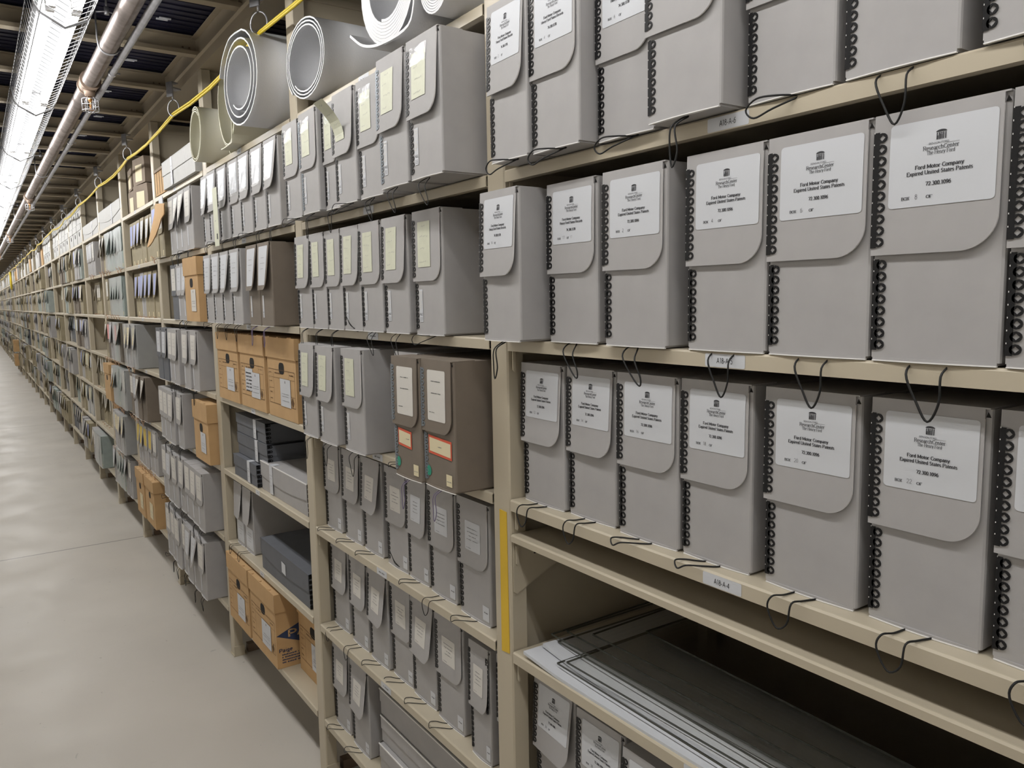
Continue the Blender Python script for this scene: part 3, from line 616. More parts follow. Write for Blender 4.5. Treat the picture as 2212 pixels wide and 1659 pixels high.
# ------------------------------------------------------------------ cardboard cartons
def carton(y0, y1, z, h, e, label, d=.39, grid=True, lb='paper', hole=True, rz=0, side=False, grp='cardboard record cartons', m='carton', lidh=.068, lab2=False):
    w_ = abs(y1-y0); t = thing('cardboard_carton' if m == 'carton' else 'white_carton', label, 'carton', (-e, (y0+y1)/2, z+.0006), (0, 0, rz), grp)
    y = w_/2-.004; mb = MB(); mb.box((.004, -y, 0), (d-.004, y, h-.004), m)
    if hole:
        P = [(-.0+.022*math.cos(a)*1.0, h-lidh-.026+.015*math.sin(a)) for a in [2*PI*i/14 for i in range(14)]]
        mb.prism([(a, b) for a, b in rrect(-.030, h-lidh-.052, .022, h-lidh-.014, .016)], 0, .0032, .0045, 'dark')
    if grid:
        P = lambda u, v: (.0030, -u, v)
        def ln(u0, v0, u1, v1, q=.0016): mb.face([P(u0-q/2, v0-q/2), P(u1+q/2, v0-q/2), P(u1+q/2, v1+q/2), P(u0-q/2, v1+q/2)], 'brownink')
        a, b = -y+.014, y-.014; v0, v1 = h*.17, h*.60
        ln(a, v0, b, v0); ln(a, v1, b, v1); ln(a, v0, a, v1); ln(b, v0, b, v1); ln(a+.05, v0, a+.05, v1, .001); ln(b-.055, v0, b-.055, v1, .001); ln(a, h*.50, b, h*.50, .001); ln(a, h*.36, a+.05, h*.36, .001); ln(b-.055, h*.30, b, h*.30, .001)
        for q in (h*.55, h*.44, h*.30, h*.22): scribble(mb, P, a+.008, a+.03, q, .004, 'brownink')
        scribble(mb, P, a+.062, a+.12, h*.55, .005, 'brownink'); scribble(mb, P, b-.048, b-.010, h*.55, .005, 'brownink')
        c = (b-.027, h*.235); mb.face([P(c[0]-.013, c[1]), P(c[0], c[1]-.017), P(c[0]+.013, c[1]), P(c[0], c[1]+.017)], 'brownink')
    if side:                                                             # printed mark on the side that faces the camera
        P = lambda u, v: (u, -y-.0004, v)
        mb.face([P(.004, h*.44), P(.127, h*.26), P(.25, h*.44), P(.127, h*.62)], 'blueink')
        P2 = lambda u, v: (u, -y-.0008, v)
        text(mb, P2, 'PAIGE', .127, h*.40, .026, .165, m='carton', bold=1.6, serif=False)
        text(mb, P2, 'Paige', .011, h*.215, .013, .050, m='blueink', bold=1.8, serif=False, left=True)
        for q in (.17, .135, .10, .065): scribble(mb, P2, .022, .12, h*q, .006, 'blueink')
    obj('body', mb, t)
    mb = MB(); y = w_/2+.002
    mb.box((0, -y, h-lidh), (.004, y, h), m); mb.box((d-.004, -y, h-lidh), (d, y, h), m); mb.box((.0041, -y, h-lidh), (d-.0041, -y+.004, h), m); mb.box((.0041, y-.004, h-lidh), (d-.0041, y, h), m)
    mb.box((.0041, -y+.0041, h-.003), (d-.0041, y-.0041, h), m)
    for s_ in (-1, 1): mb.face([(.0-.0004, s_*(y-.001), h-lidh+.002), (-.0004, s_*(y-.0022), h-lidh+.002), (-.0004, s_*(y-.0022), h-.004), (-.0004, s_*(y-.001), h-.004)], 'brownink')
    for q in (-.45, .05, .5): mb.box((.002, q*w_*.7, h), (.010, q*w_*.7+.016, h+.0025), m)
    obj('lid', mb, t)
    if lb:
        mb = MB(); u0, u1, v0, v1 = (-w_*.04, w_*.30, h*.16, h*.50)
        P = lambda u, v: (.0022, -u, v)
        mb.face([P(u0, v0), P(u1, v0), P(u1, v1), P(u0, v1)], lb)
        P = lambda u, v: (.0018, -u, v)
        c = (u0+u1)/2; mb.face([P(c-.004, v1-.014), P(c+.004, v1-.014), P(c+.004, v1-.006), P(c-.004, v1-.006)], 'greyink')
        for q in (.45, .36, .2): scribble(mb, P, u0+.015, u1-.015, v0+(v1-v0)*q, .0025, 'greyink')
        obj('label', mb, t)
        if lab2:
            mb = MB(); P = lambda u, v: (.0026, -u, v); mb.face([P(u0-.07, v0+.02), P(u0+.02, v0+.02), P(u0+.02, v1+.012), P(u0-.07, v1+.012)], 'paper')
            P = lambda u, v: (.0021, -u, v)
            for i in range(6): scribble(mb, P, u0-.062, u0+.010, v1-.008-i*.013, .006, 'ink')
            obj('label', mb, t)
    return t
carton(3.300,3.000,S[4],.268,.012,'tan cardboard carton, left of three under the brown boxes with white labels')
carton(2.985,2.680,S[4],.268,.010,'tan cardboard carton with handwritten white label, middle of the three in a row', lab2=True)
carton(2.666,2.372,S[4],.268,.006,'tan cardboard carton, right of three, beside the post', rz=.0)
carton(3.305,3.005,S[1],.280,.020,'tan cardboard carton on the bottom shelf, left of the one printed with a blue diamond')
carton(2.995,2.680,S[1],.280,.018,'tan cardboard carton printed with a blue diamond on its side, bottom shelf', side=True)
carton(2.655,2.370,S[1],.280,-.055,'tan cardboard carton set back at the right end of the bottom shelf')
carton(3.660,3.410,S[5],.272,.045,'tall tan carton overhanging the third shelf, under the grey boxes', grid=False, lb='offwhite', lidh=.075)
carton(3.672,3.408,S[3],.262,.040,'tan cardboard carton with long white label, fifth shelf, leaning over the crowded grey boxes', grid=False, lidh=.08)
carton(5.42,5.14,S[1],.285,.040,'tan cardboard carton on the bottom shelf, farther of two side by side', grid=False, lb='cream')
carton(5.125,4.835,S[1],.285,.036,'tan cardboard carton on the bottom shelf, nearer of two side by side', grid=False, lb='cream')
carton(6.48,6.20,S[3],.265,.05,'tan carton standing in the sixth bay from the right, fifth shelf', grid=False, lb=None)
carton(6.47,6.20,S[2],.28,.00,'tan carton below another tan carton, sixth bay from the right', grid=False, lb=None)

# ------------------------------------------------------------------ third bay, grey boxes with film-covered labels
def film_label(seed, var, col_='paper', h0=.130):
    return lab(BW, BH, var, -.048, h0, .047, .252, draw_print(seed, -.04, .04, h0+.01, .24, 3, foot=False), col_, .004)
C6 = [(3.300,3.190,.030,'open'), (3.185,3.055,.035,'ajar'), (3.050,2.925,.030,'ajar'), (2.900,2.775,.030,'shut'), (2.765,2.640,.032,'ajar'), (2.620,2.495,.032,'ajar'), (2.475,2.350,.034,'open')]
for i, (a, b, e, v) in enumerate(C6):
    t = doc_box(2, 6, a, b, e, 'grey', v, lab_=film_label(200+i, v, h0=.15), tagm=tag_m, cord=['drop','side','thin','slant','side','drop','thin'][i],
            label='grey box, shiny plastic pocket, %s from left, second shelf, third bay from right' % nth(i+1), grp='boxes with shiny pockets')
    obj('plastic_sleeve', sleeve(v), t)
mb = MB(); P = lambda u, v: (0, -u, v)
mb.box((-.0012, -.030, -.21), (0, .030, 0), 'note'); mb.face([(-.0018, -a, b) for a, b in ((.004,-.185),(.018,-.185),(.018,-.165),(.004,-.165))], 'ink')
for i in range(3): scribble(mb, lambda u, v: (-.0018, -v*.0-.0-u, v), -.012+i*.007, -.008+i*.007, -.12, .004, 'greyink')
tag(obj('hanging_card', mb, None, (-.062, 2.985, 1.943)), 'long yellowish card hanging in front of the grey boxes with shiny pockets', 'card')
C5 = [(3.270,3.155,.045,'ajar','grey'), (3.150,3.030,.045,'ajar','grey'), (3.020,2.900,.045,'open','grey'), (2.870,2.750,.050,'ajar','grey'), (2.665,2.545,.050,'open','taupe'), (2.530,2.408,.052,'open','taupe')]
for i, (a, b, e, v, kd) in enumerate(C5):
    t = doc_box(2, 5, a, b, e, kd, v, lab_=film_label(230+i, v), tagm=tag_m, cord=['side','drop','drop','drop','thin','thin'][i], cordm='violet' if kd == 'taupe' else 'cord', comb=None if kd == 'taupe' else 'black',
            label=('grey box with film-covered label, %s from left on third shelf above the three cartons' % nth(i+1)) if kd == 'grey' else '%s brown box with film-covered label and violet cord, above the cartons' % ('left' if i == 4 else 'right'), grp='boxes with film-covered labels')
for i, (a, b) in enumerate([(3.300,3.185), (3.175,3.055)]):
    t = doc_box(2, 2, a, b, -.031, 'grey', 'open', comb=None, cord='over', label='%s grey box with white label on its lower half, left end of the sixth shelf' % ['left','right'][i], grp='boxes labelled below the flap')
    obj('label', cached('lowlab', lambda: lab(BW, BH, 'shut', -.050, .012, .052, .100, draw_print(7, -.05, .052, .012, .1, 4), 'paper', .003, .0008, False)), t)

# ------------------------------------------------------------------ bays four to six, laid out shelf by shelf
LOOK = {'w':'paper','o':'offwhite','b':'blue','y':'yellow','g':'green','c':'cream','n':'note','p':'pink'}
LN = {'w':'white','o':'pale','b':'bluish','y':'yellow','g':'greenish','c':'cream','n':'pale green','p':'pink'}
KN = {'grey':'grey','khaki':'khaki','taupe':'brown','slate':'slate grey','green':'film-wrapped greenish','whiteboard':'white','charcoal':'charcoal'}
def mid_label(c, var, kind):
    return cached(('ml', c, var), lambda: lab(.12, BH, var, -.043, .128 if c in 'bg' else .140, .043, .246, draw_print(hash(c) % 50, -.04, .04, .14, .24, 3, foot=False) if c in 'woc' else None, LOOK[c], .004))
wrap_m = lambda: (lambda mb: (mb.box((-.010, -.0615, .001), (.385, .0615, BH+.005), 'wrapfilm', 'kb'), mb.mesh('plastic_wrap'))[1])(MB())
def shelf_run(bay, row, spec, e=.0, start=0.0, tie='orange'):
    # spec: sequence of 'kindcode+labelcode+flap' tokens from the left end of the bay; '_' is a gap of one box
    KC = {'G':'grey','K':'khaki','T':'taupe','D':'slate','F':'green','W':'whiteboard','C':'charcoal'}
    y = PY(bay+1)-PW/2-.008-start; n = 0
    for tk in spec.split():
        if tk[0] == '_':
            y -= float(tk[1:] or .13); continue
        w_ = .126; kd = KC[tk[0]]; lc = tk[1]; var = {'s':'shut','a':'ajar','o':'open','x':'wide'}[tk[2]]; n += 1
        wrap = kd == 'green' or (len(tk) > 3 and 'f' in tk[3:])
        jig = R.uniform(-.006, .006)
        t = doc_box(bay, row, y, y-w_+.003, e+jig, kd, var, lab_=mid_label(lc, var, kd) if lc != '-' else None, det=1, comb=None,
            label='%s%s document box, %s from left, %s shelf, %s' % (KN[kd] + ' ' if kd else '', LN[lc]+'-labelled' if lc != '-' else 'plain', nth(n), rowname(row), bayname(bay)),
            grp='document boxes, bays four to seven')
        if kd == 'grey': obj('sticker', cached('tg1', lambda: lab(.12, BH, 'shut', -.044, .02, -.028, .1, None, 'paper', .0005, .0008, False, 'sticker')), t)
        if kd in ('khaki', 'green'): obj('sticker', cached('tg2', lambda: lab(.12, BH, 'shut', .012, .008, .034, .034, None, 'cream', .003, .0008, False, 'sticker')), t)
        if wrap: obj('plastic_wrap', cached('wrap', wrap_m), t)
        if row in (6,5,4,3,2) and (kd in ('khaki','green') or bay > 3) and R.random() < .8:
            obj('tie', cached('tie', tie_mesh), t)
        elif kd == 'grey' and bay == 3: obj('pull_cord', cached(('cord', 'cc%d' % (n % 4), 'cord'), lambda: cord_mesh(['drop','side','thin','slant'][n % 4] if e > 0 else 'flat')), t)
        y -= w_
def tie_mesh():
    mb = MB(); pts = [(-.002,.02,.001),(-.020,.012,.004),(-.026,-.006,.010),(-.018,-.022,-.012),(-.012,-.004,-.026),(-.014,.014,-.014)]
    mb.tube(crom(pts, 3), .0015, 'orange', 5, closed=True); return mb.mesh('tie')
# fourth bay
shelf_run(3, 6, 'Kba Kos _ Goa Gox Gox Goa', .02)
shelf_run(3, 5, '_.28 Dos Gwa Gwo', .0)
shelf_run(3, 4, 'Dws Dwa Goa Goa _.1 Goa Goa', .035)
shelf_run(3, 3, 'Gos Gos Goa _.02 Goa', .045)
shelf_run(3, 2, 'Gos Gwa _.01 Gos Goa _.01 Gos Goa Gos', .050)
shelf_run(3, 1, 'Gos Gos Gos Gos Gwo Gwx Goa', .055)
# fifth bay
shelf_run(4, 6, '_.05 Kba Kbo Kbo _.03 Kwo Kwo Kws', -.03)
shelf_run(4, 5, '_.08 Kbo Kbo Gbo Kbo Kbo Kbo', -.03)
shelf_run(4, 4, '_.02 Gcof Gco Gcof', .035)
shelf_run(4, 3, '_.05 Tos Gws Tox Tox', .03)
shelf_run(4, 2, 'Gyo Gyo Gys Gya Gos', .0)
# sixth bay
shelf_run(5, 6, 'Tox Kox Fgs Fgx Fgo Fgo Fgs Fgs', .0)
shelf_run(5, 5, '_.1 Kos Fgo Fgo Fgo Fgo Fgs', -.01)
shelf_run(5, 4, '_.05 Kox Tps Gwo Gws Fps Toxf', .02)
shelf_run(5, 3, '_.35 Gox Fgx Fgs Fgo Gosf', .035)
shelf_run(5, 2, '_.36 Gos Gcs Gco Gcof', .045)
shelf_run(5, 1, '_.05 Gwo Fgo Fgo Fgx Gwx Gos', .02)
# seventh bay
shelf_run(6, 6, '_.2 Gws Gwa Gws Gos', .0)
shelf_run(6, 5, '_.05 Kox Kos Kos _.2 Kos', -.06)
shelf_run(6, 4, '_.3 Kos Kox Kos', -.1)
shelf_run(6, 3, '_.1 Kox Kos Kos Kos', -.04)
shelf_run(6, 2, '_.1 Kox Kos Kox Kos', -.05)
shelf_run(6, 1, 'Gox Gos Fgsf Gosf Fgs', .04)

# ------------------------------------------------------------------ top shelf odds and ends
flat_box(4.09, 3.44, S[7], .125, .02, 'whiteboard', 'pale grey flat box with a paper band on the top shelf, fourth bay', comb=False, strip=True, stripu=.30, d=.4)
mb = MB(); mb.box((0, -.115, 0), (.30, .115, .125), 'carton'); mb.box((-.006, -.12, .113), (.306, .12, .125), 'kraft')
for i in range(4): mb.box((-.002, -.11+i*.058, .006), (0, -.108+i*.058, .11), 'kraft')
tag(obj('wooden_crate', mb, None, (-.004, 4.235, S[7]+.0005)), 'small orange-brown slatted box at the left end of the top shelf, fourth bay', 'box')
def parcel(y, z, w_, h, rz, label):
    t = thing('wrapped_parcel', label, 'parcel', (.03, y, z+.0008), (0, 0, rz), 'brown paper parcels')
    mb = MB(); mb.prism([(-w_/2,0),(w_/2,.0),(w_/2+.006,h*.5),(w_/2-.004,h),(-w_/2+.004,h-.004),(-w_/2-.006,h*.5)], 0, 0, .30, 'kraft'); obj('body', mb, t)
    mb = MB(); mb.face([(-.0012, -u, v) for u, v in ((-w_*.28,h*.12),(w_*.28,h*.08),(w_*.30,h*.70),(-w_*.26,h*.74))], 'cream'); obj('label', mb, t)
parcel(5.28, S[7], .22, .14, .0, 'brown paper parcel with cream label, lower left of four on the top shelf')
parcel(4.98, S[7], .26, .145, .12, 'brown paper parcel, lower right of four on the top shelf')
parcel(5.30, S[7]+.143, .20, .13, -.06, 'brown paper parcel with cream label, upper left of four on the top shelf')
parcel(4.99, S[7]+.147, .25, .15, .08, 'brown paper parcel with cream label, upper right of four on the top shelf')
flat_box(6.54, 5.54, S[7], .13, .0, 'whiteboard', 'long pale flat box on the top shelf, sixth bay', comb=False, strip=True, d=.4, bow=.25)
flat_box(7.55, 6.62, S[7], .11, .0, 'whiteboard', 'long pale flat box on the top shelf, seventh bay, left of another', comb=False, strip=True, d=.4, bow=.25)
for k in (7, 8, 9, 10):
    for i in range(3):
        for j in range(2):
            y = PY(k)+.06+i*.33
            if k == 9 and i == 2: continue
            carton(y+.305, y, S[7]+j*.165, .16, .0, '%s white carton, %s, %s row of top shelf stack' % (['right','middle','left'][i], bayname(k), ['lower','upper'][j]), grid=False, lb=None, m='whiteboard', lidh=.05, grp='white cartons on the top shelf')

# opened brown envelope hanging out between boxes on the fourth bay's second shelf
mb = MB(); n = 10
for side in (0, 1):
    for i in range(n):
        for j in range(6):
            def P(i_, j_):
                s = i_/n; t_ = j_/6; y = .105-.21*s; z = .245-(.05+.16*math.sin(PI*min(1, .15+s*.9))**1.0)*t_-.02*s
                return (-.02-.055*t_*math.sin(PI*s*.9+.2)-(.004 if side else 0)-.012*math.sin(6*s)*t_, y, z)
            q = [P(i, j), P(i+1, j), P(i+1, j+1), P(i, j+1)]
            mb.face(q if side else q[::-1], 'carton', True)
me = mb.mesh('brown_envelope')
t = tag(obj('brown_envelope', me, None, (-.02, 4.075, S[6]+.012)), 'opened brown envelope drooping out of the second shelf, fourth bay', 'envelope')
mb = MB(); mb.box((-.004, -.04, .20), (.0, .045, .262), 'paper'); obj('paper_insert', mb, t, (-.018, -.02, 0))
mb = MB(); mb.box((0, -.07, 0), (.25, .07, .235), 'khaki')

# foam rolls on the top shelf
def roll(name, cy, z0, ry, rz_, depth, x0, m, label, layers=3, gap=.006, th=.0035, tail=None, phase=0, grp=None, core=None, yaw=0):
    t = thing(name, label, 'foam roll', (x0, cy, z0+rz_+.001), (0, 0, yaw), grp)
    pts = []; N = 28
    for i in range(int(layers*N)+1):
        a = 2*PI*i/N+phase; k = 1-(gap*i/N)/max(ry, rz_)
        pts.append((math.cos(a)*ry*k, math.sin(a)*rz_*k))
    pts = pts[::-1]
    if tail: pts += crom2(tail)
    mb = MB(); k = mb.mi(m)
    nrm = []
    for i in range(len(pts)):
        a = pts[max(0, i-1)]; b = pts[min(len(pts)-1, i+1)]; L = math.hypot(b[0]-a[0], b[1]-a[1]) or 1
        nrm.append((-(b[1]-a[1])/L, (b[0]-a[0])/L))
    rr = random.Random(len(label)); o = len(mb.v); nd = 5
    for j in range(nd+1):
        for i, (p, q) in enumerate(zip(pts, nrm)):
            x = depth*j/nd+(.0 if j else .003*math.sin(i*.23))
            for s in (-1, 1): mb.v.append((x, p[0]+q[0]*th*s*.5, p[1]+q[1]*th*s*.5))
    n = len(pts)*2
    for j in range(nd):
        for i in range(len(pts)-1):
            for s in (0, 1):
                a = o+j*n+2*i+s; b = a+2; f = (a, b, b+n, a+n)
                mb.f.append(f if s else f[::-1]); mb.m.append(k); mb.sm.append(True)
    for i in range(len(pts)-1):
        a = o+2*i; mb.f.append((a, a+1, a+3, a+2)); mb.m.append(k); mb.sm.append(False)
    obj('rolled_sheet', mb, t)
    if core:
        mb = MB(); pp = [(.0, core[0]+core[2]*math.cos(2*PI*i/20), core[1]+core[2]*math.sin(2*PI*i/20)) for i in range(20)]
        qq = [(.0, core[0]+core[2]*.86*math.cos(2*PI*i/20), core[1]+core[2]*.86*math.sin(2*PI*i/20)) for i in range(20)]
        for i in range(20):
            j = (i+1) % 20; A, B, C, D = pp[i], pp[j], qq[j], qq[i]
            sh = lambda p: (depth, p[1], p[2])
            mb.face([A, D, C, B], 'carton'); mb.face([A, B, sh(B), sh(A)], 'carton'); mb.face([D, sh(D), sh(C), C], 'carton')
        obj('cardboard_core', mb, t)
    return t
def crom2(p): return [(v[0], v[1]) for v in crom([(a, b, 0) for a, b in p], 5, closed=False)]
roll('foam_roll', 2.105, S[7], .145, .106, .42, -.03, 'foam', 'wide white foam roll with open end, top shelf just right of the post', layers=3, gap=.012, phase=-.7, th=.004, grp='foam rolls on the top shelf')
roll('foam_roll', 1.560, S[7], .125, .118, .44, -.05, 'foam', 'thick-walled white foam roll with a torn loose tail on the top shelf', layers=7.4, gap=.0068, phase=2.6, th=.006, tail=[(-.13,-.06),(-.10,-.112),(.03,-.112),(.13,-.09),(.20,-.05)], grp='foam rolls on the top shelf')
roll('foam_roll', 1.365, S[7]+.002, .062, .060, .40, -.045, 'foam', 'small white foam roll on a cardboard core, nearest on the top shelf', layers=6, gap=.005, th=.004, core=(0, 0, .026), grp='foam rolls on the top shelf')
roll('foam_roll', 3.232, S[7], .100, .104, .34, -.06, 'creamfoam', 'cream foam cylinder on the top shelf, leftmost of the rolls', layers=2.2, gap=.008, phase=1.2, grp='foam rolls on the top shelf')
roll('foam_roll', 3.045, S[7], .080, .122, .36, .03, 'creamfoam', 'narrow cream foam cylinder behind and between two larger cream rolls', layers=1.4, gap=.006, phase=.4, grp='foam rolls on the top shelf')
roll('foam_roll', 2.858, S[7], .100, .132, .38, -.04, 'creamfoam', 'tall cream foam roll with open end beside the big white foam sheet', layers=1.6, gap=.006, phase=2.5, grp='foam rolls on the top shelf', tail=[(-.06,-.128),(.03,-.131),(.09,-.128)])
roll('foam_roll', 2.530, S[7], .185, .142, .40, -.085, 'foam', 'large crumpled white foam sheet roll with a tip pointing left, top shelf', layers=2.6, gap=.030, phase=1.9, th=.005, tail=[(.01,.142),(.09,.140),(.18,.105),(.23,.060)], grp='foam rolls on the top shelf')

# clear sheets and white paper on the low shelf of the nearest bay
z0 = .832
for i, (y0, y1, x0, th, m, rz) in enumerate([(1.165,.20,.004,.006,'paper',.008), (1.155,.22,.030,.007,'paper',-.02), (1.085,.21,.014,.0035,'acrylic',-.012), (1.07,.24,.034,.0035,'acrylic',.010), (1.14,.20,.055,.0035,'acrylic',-.020),
        (1.165,.24,.070,.0035,'acrylic',.004), (1.15,.22,.090,.0035,'acrylic',-.010), (1.10,.26,.125,.0035,'acrylic',.016), (1.04,.22,.19,.0035,'acrylic',-.03)]):
    mb = MB(); L_ = (y0-y1); D_ = .42
    if m == 'acrylic':
        mb.box((0, -L_/2, 0), (D_, L_/2, th), 'acrylic', 'flrkb'); mb.box((0, -L_/2, 0), (.0008, L_/2, th), 'edge'); mb.box((.0009, L_/2-.0008, 0), (D_, L_/2, th), 'edge'); mb.box((.0009, -L_/2, 0), (D_, -L_/2+.0008, th), 'edge'); nm = 'clear_sheet'
        lb = 'clear rigid plastic sheet, %s, stacked on the low shelf, nearest bay' % (nth(i-1)+' from the bottom')
    else:
        nseg = 10
        for q in range(nseg):                                           # sheets whose far corner curls up
            f = lambda s: .010*max(0, (s-.82)/.18)**2
            a, b = q/nseg, (q+1)/nseg; ya, yb = -L_/2+L_*a, -L_/2+L_*b
            mb.face([(0, ya, th+f(a)), (D_, ya, th), (D_, yb, th), (0, yb, th+f(b))], m, True); mb.face([(0, ya, f(a)), (0, ya, th+f(a)), (0, yb, th+f(b)), (0, yb, f(b))], m, True)
        mb.face([(0, L_/2, .010), (0, L_/2, th+.010), (D_, L_/2, th), (D_, L_/2, 0)], m); nm = 'paper_stack'
        lb = '%s stack of white sheets at the front of the low shelf, nearest bay' % ['lower','upper'][i]
    tag(obj(nm, mb, None, (x0, (y0+y1)/2, z0+.0006), (0, 0, rz)), lb, 'sheet', 'clear sheets' if m == 'acrylic' else 'white paper')
    z0 += th+.0012

# ------------------------------------------------------------------ racking
HT = 2.455
mb = MB(); a = PW/2
mb.prism([(.036,-a),(.036,-a+.004),(.004,-a+.004),(.004,-.001),(.036,-.001),(.036,.001),(.004,.001),(.004,a-.004),(.036,a-.004),(.036,a),(.003,a),(0,a-.003),(0,-a+.003),(.003,-a)], 2, .0, HT, 'steel'); fp = mb.mesh('front_post')
mb = MB(); mb.box((.0365, -.0012, .10), (.565, .0012, HT), 'steel')
for q in (.12, .75, 1.4, 2.05, HT-.05): mb.box((.0365, -.006, q), (.565, -.0012, q+.02), 'steel')
sp_ = mb.mesh('side_panel')
mb = MB(); mb.box((.566, -a, 0), (.60, a, HT), 'steel'); rp = mb.mesh('rear_post')
mb = MB(); mb.box((-.004, -a-.006, 0), (.05, a+.002, .004), 'steel'); mb.box((-.002, -a-.0045, .004), (.042, -a-.0005, .045), 'steel'); mb.box((.06, -.02, 0), (.12, .012, .035), 'cast'); ft = mb.mesh('foot_plate')
for k in range(0, NB+1):
    nm = {0:'beige steel rack upright at the near right end of the racking', 1:'beige steel rack upright with the yellow tape strip, right of centre'}.get(k, 'beige steel rack upright, %s from the right, between two bays' % nth(k+1))
    t = thing('rack_upright', nm, 'shelf upright', (0, PY(k), 0), None, 'rack uprights')
    obj('front_post', fp, t); obj('side_panel', sp_, t); obj('rear_post', rp, t); obj('foot_plate', ft, t)
mb = MB(); mb.prism([(.013, .823), (-.014, .826), (-.012, 1.112), (.012, 1.1135)], 0, -.0012, -.0002, 'tape')
o = obj('yellow_tape', mb, None, (0, PY(1)-.006, 0)); tag(o, 'strip of yellow tape stuck on the upright right of centre', 'tape')
Lb = W-PW-.006
def shelf_mesh(lip=.022, depth=.575, flange=.03):
    mb = MB(); l = -lip
    mb.prism([(-.001,l),(-.001,-.0030),(.0012,-.0004),(.0030,0),(depth,0),(depth,-.02),(depth-.0012,-.02),(depth-.0012,-.0014),(.0034,-.0014),(.0006,-.0036),(.0006,l+.0012),(.014,l+.0012),(.014,l)][::-1], 1, -Lb/2, Lb/2, 'steel')
    for s_ in (-1, 1):
        y = s_*(Lb/2-.001)
        if flange > .05: mb.prism([(.003,-.0016),(.003,-flange),(.010,-flange-.006),(.14,-flange*.55),(.30,-.02),(depth-.01,-.02),(depth-.01,-.0016)], 1, y-.0008, y+.0008, 'steel'); mb.prism([(.052,-.030),(.086,-.030),(.086,-.048),(.052,-.048)], 1, y-.0012, y+.0012, 'dark')
        else: mb.box((.016, y-.0008, -flange), (depth-.02, y+.0008, -.0015), 'steel')
    return mb.mesh('board')
sm, smg = shelf_mesh(), shelf_mesh(.014, .575, .115)
mb = MB(); mb.prism([(.006,-.0225),(.012,-.0225),(.012,-.058),(.009,-.061),(.006,-.058)], 1, -.0012, .0012, 'steel'); clip = mb.mesh('shelf_hook')
def shelf(k, r, z=None, mesh=None, label=None):
    lb = label or 'beige steel shelf, %s of the seven levels, %s' % (rowname(r), bayname(k))
    t = thing('steel_shelf', lb, 'shelf', (0, (PY(k)+PY(k+1))/2, S[r] if z is None else z), None, 'steel shelves')
    obj('board', mesh or sm, t)
    if k < 5: obj('shelf_hook', clip, t, (0, Lb/2-.006, 0))
    return t
def lip_label(t, txt, w_=.067, off=0, ink='ink'):
    mb = MB(); P = lambda u, v: (-.0014, -u, v)
    mb.face([P(u, v) for u, v in rrect(off-w_/2, -.0208, off+w_/2, -.0030, .002, 2)], 'paper')
    P = lambda u, v: (-.0018, -u, v)
    if txt[0] == 'A': text(mb, P, txt, off, -.0155, .0072, .027, bold=1.05, serif=False)
    else: scribble(mb, P, off-w_*.28, off+w_*.28, -.014, .0045, 'greyink')
    obj('shelf_label', mb, t)
for k in range(NB):
    for r in range(1, 8):
        t = shelf(k, r)
        if k == 0 and r in (6, 5, 4): lip_label(t, 'A18-A-%d' % r, off=(PY(0)+PY(1))/2-.686)
        elif k < 5: lip_label(t, '-', .060 if k == 1 else .05, off=-.03)
shelf(0, 3, 1.071, smg, 'beige steel shelf set just below the shelf marked A18-A-4, empty')

# ------------------------------------------------------------------ the rest of the long run: too many boxes to count one by one
rr = random.Random(11); mb = MB(); cols = ['grey']*5+['khaki']*5+['green']*4+['taupe']*2+['slate']+['whiteboard']
lcs = ['paper','offwhite','note','green','cream','blue','khaki','offwhite']
for k in range(7, NB):
    for r in range(1, 7):
        if r < 3 and k == 18: continue
        y = PY(k+1)-PW/2-.01-rr.choice([0, 0, .05, .2, .4]); e = rr.uniform(-.05, .045); run = rr.choice(cols)
        while y-.13 > PY(k)+PW/2+.01:
            if rr.random() < .06: y -= rr.uniform(.05, .3); continue
            if rr.random() < .3: run = rr.choice(cols)
            h = rr.choice([.262,.262,.262,.25,.27]); kd = run; q = e+rr.uniform(-.008, .008); z = S[r]+.001
            if r == 6 or r < 6:
                a, b = y, y-.122; m1 = rr.choice(lcs); o = rr.choice([.004,.01,.02,.04]); zb = z+h*.44
                mb.box((-q, b, z), (-q+.38, a, z+h), kd)
                x = -q-.002
                mb.face([(x, a, z+h), (x, b+.006, z+h), (x-o*.6-.002, b+.006, zb+.02), (x-o*.3-.002, b+.03, zb), (x-o*.3, a, zb)][::-1], kd)
                mb.face([(x-.0012, a-.02, z+h-.012), (x-.0012, b+.022, z+h-.012), (x-o*.5-.0035, b+.022, zb+.03), (x-o*.3-.0035, a-.02, zb+.03)][::-1], m1)
                if rr.random() < .4: mb.face([(-q-.001, b+.03, z+.01), (-q-.001, b+.012, z+.01), (-q-.001, b+.012, z+.03), (-q-.001, b+.03, z+.03)][::-1], 'cream')
            y -= .126
o = obj('document_boxes', mb); o['kind'] = 'stuff'; tag(o, 'hundreds of document boxes filling the racking away toward the far end', 'document boxes')
mb = MB()
for k in range(11, NB, 1):
    y = PY(k)+.07
    for i in range(3):
        h = rr.uniform(.12, .3); mb.box((rr.uniform(-.02, .04), y, S[7]+.001), (.38, y+.28, S[7]+h), rr.choice(['whiteboard','whiteboard','grey','carton'])); y += .31
o = obj('white_cartons', mb); o['kind'] = 'stuff'; tag(o, 'white and grey cartons along the far top shelves', 'cartons')

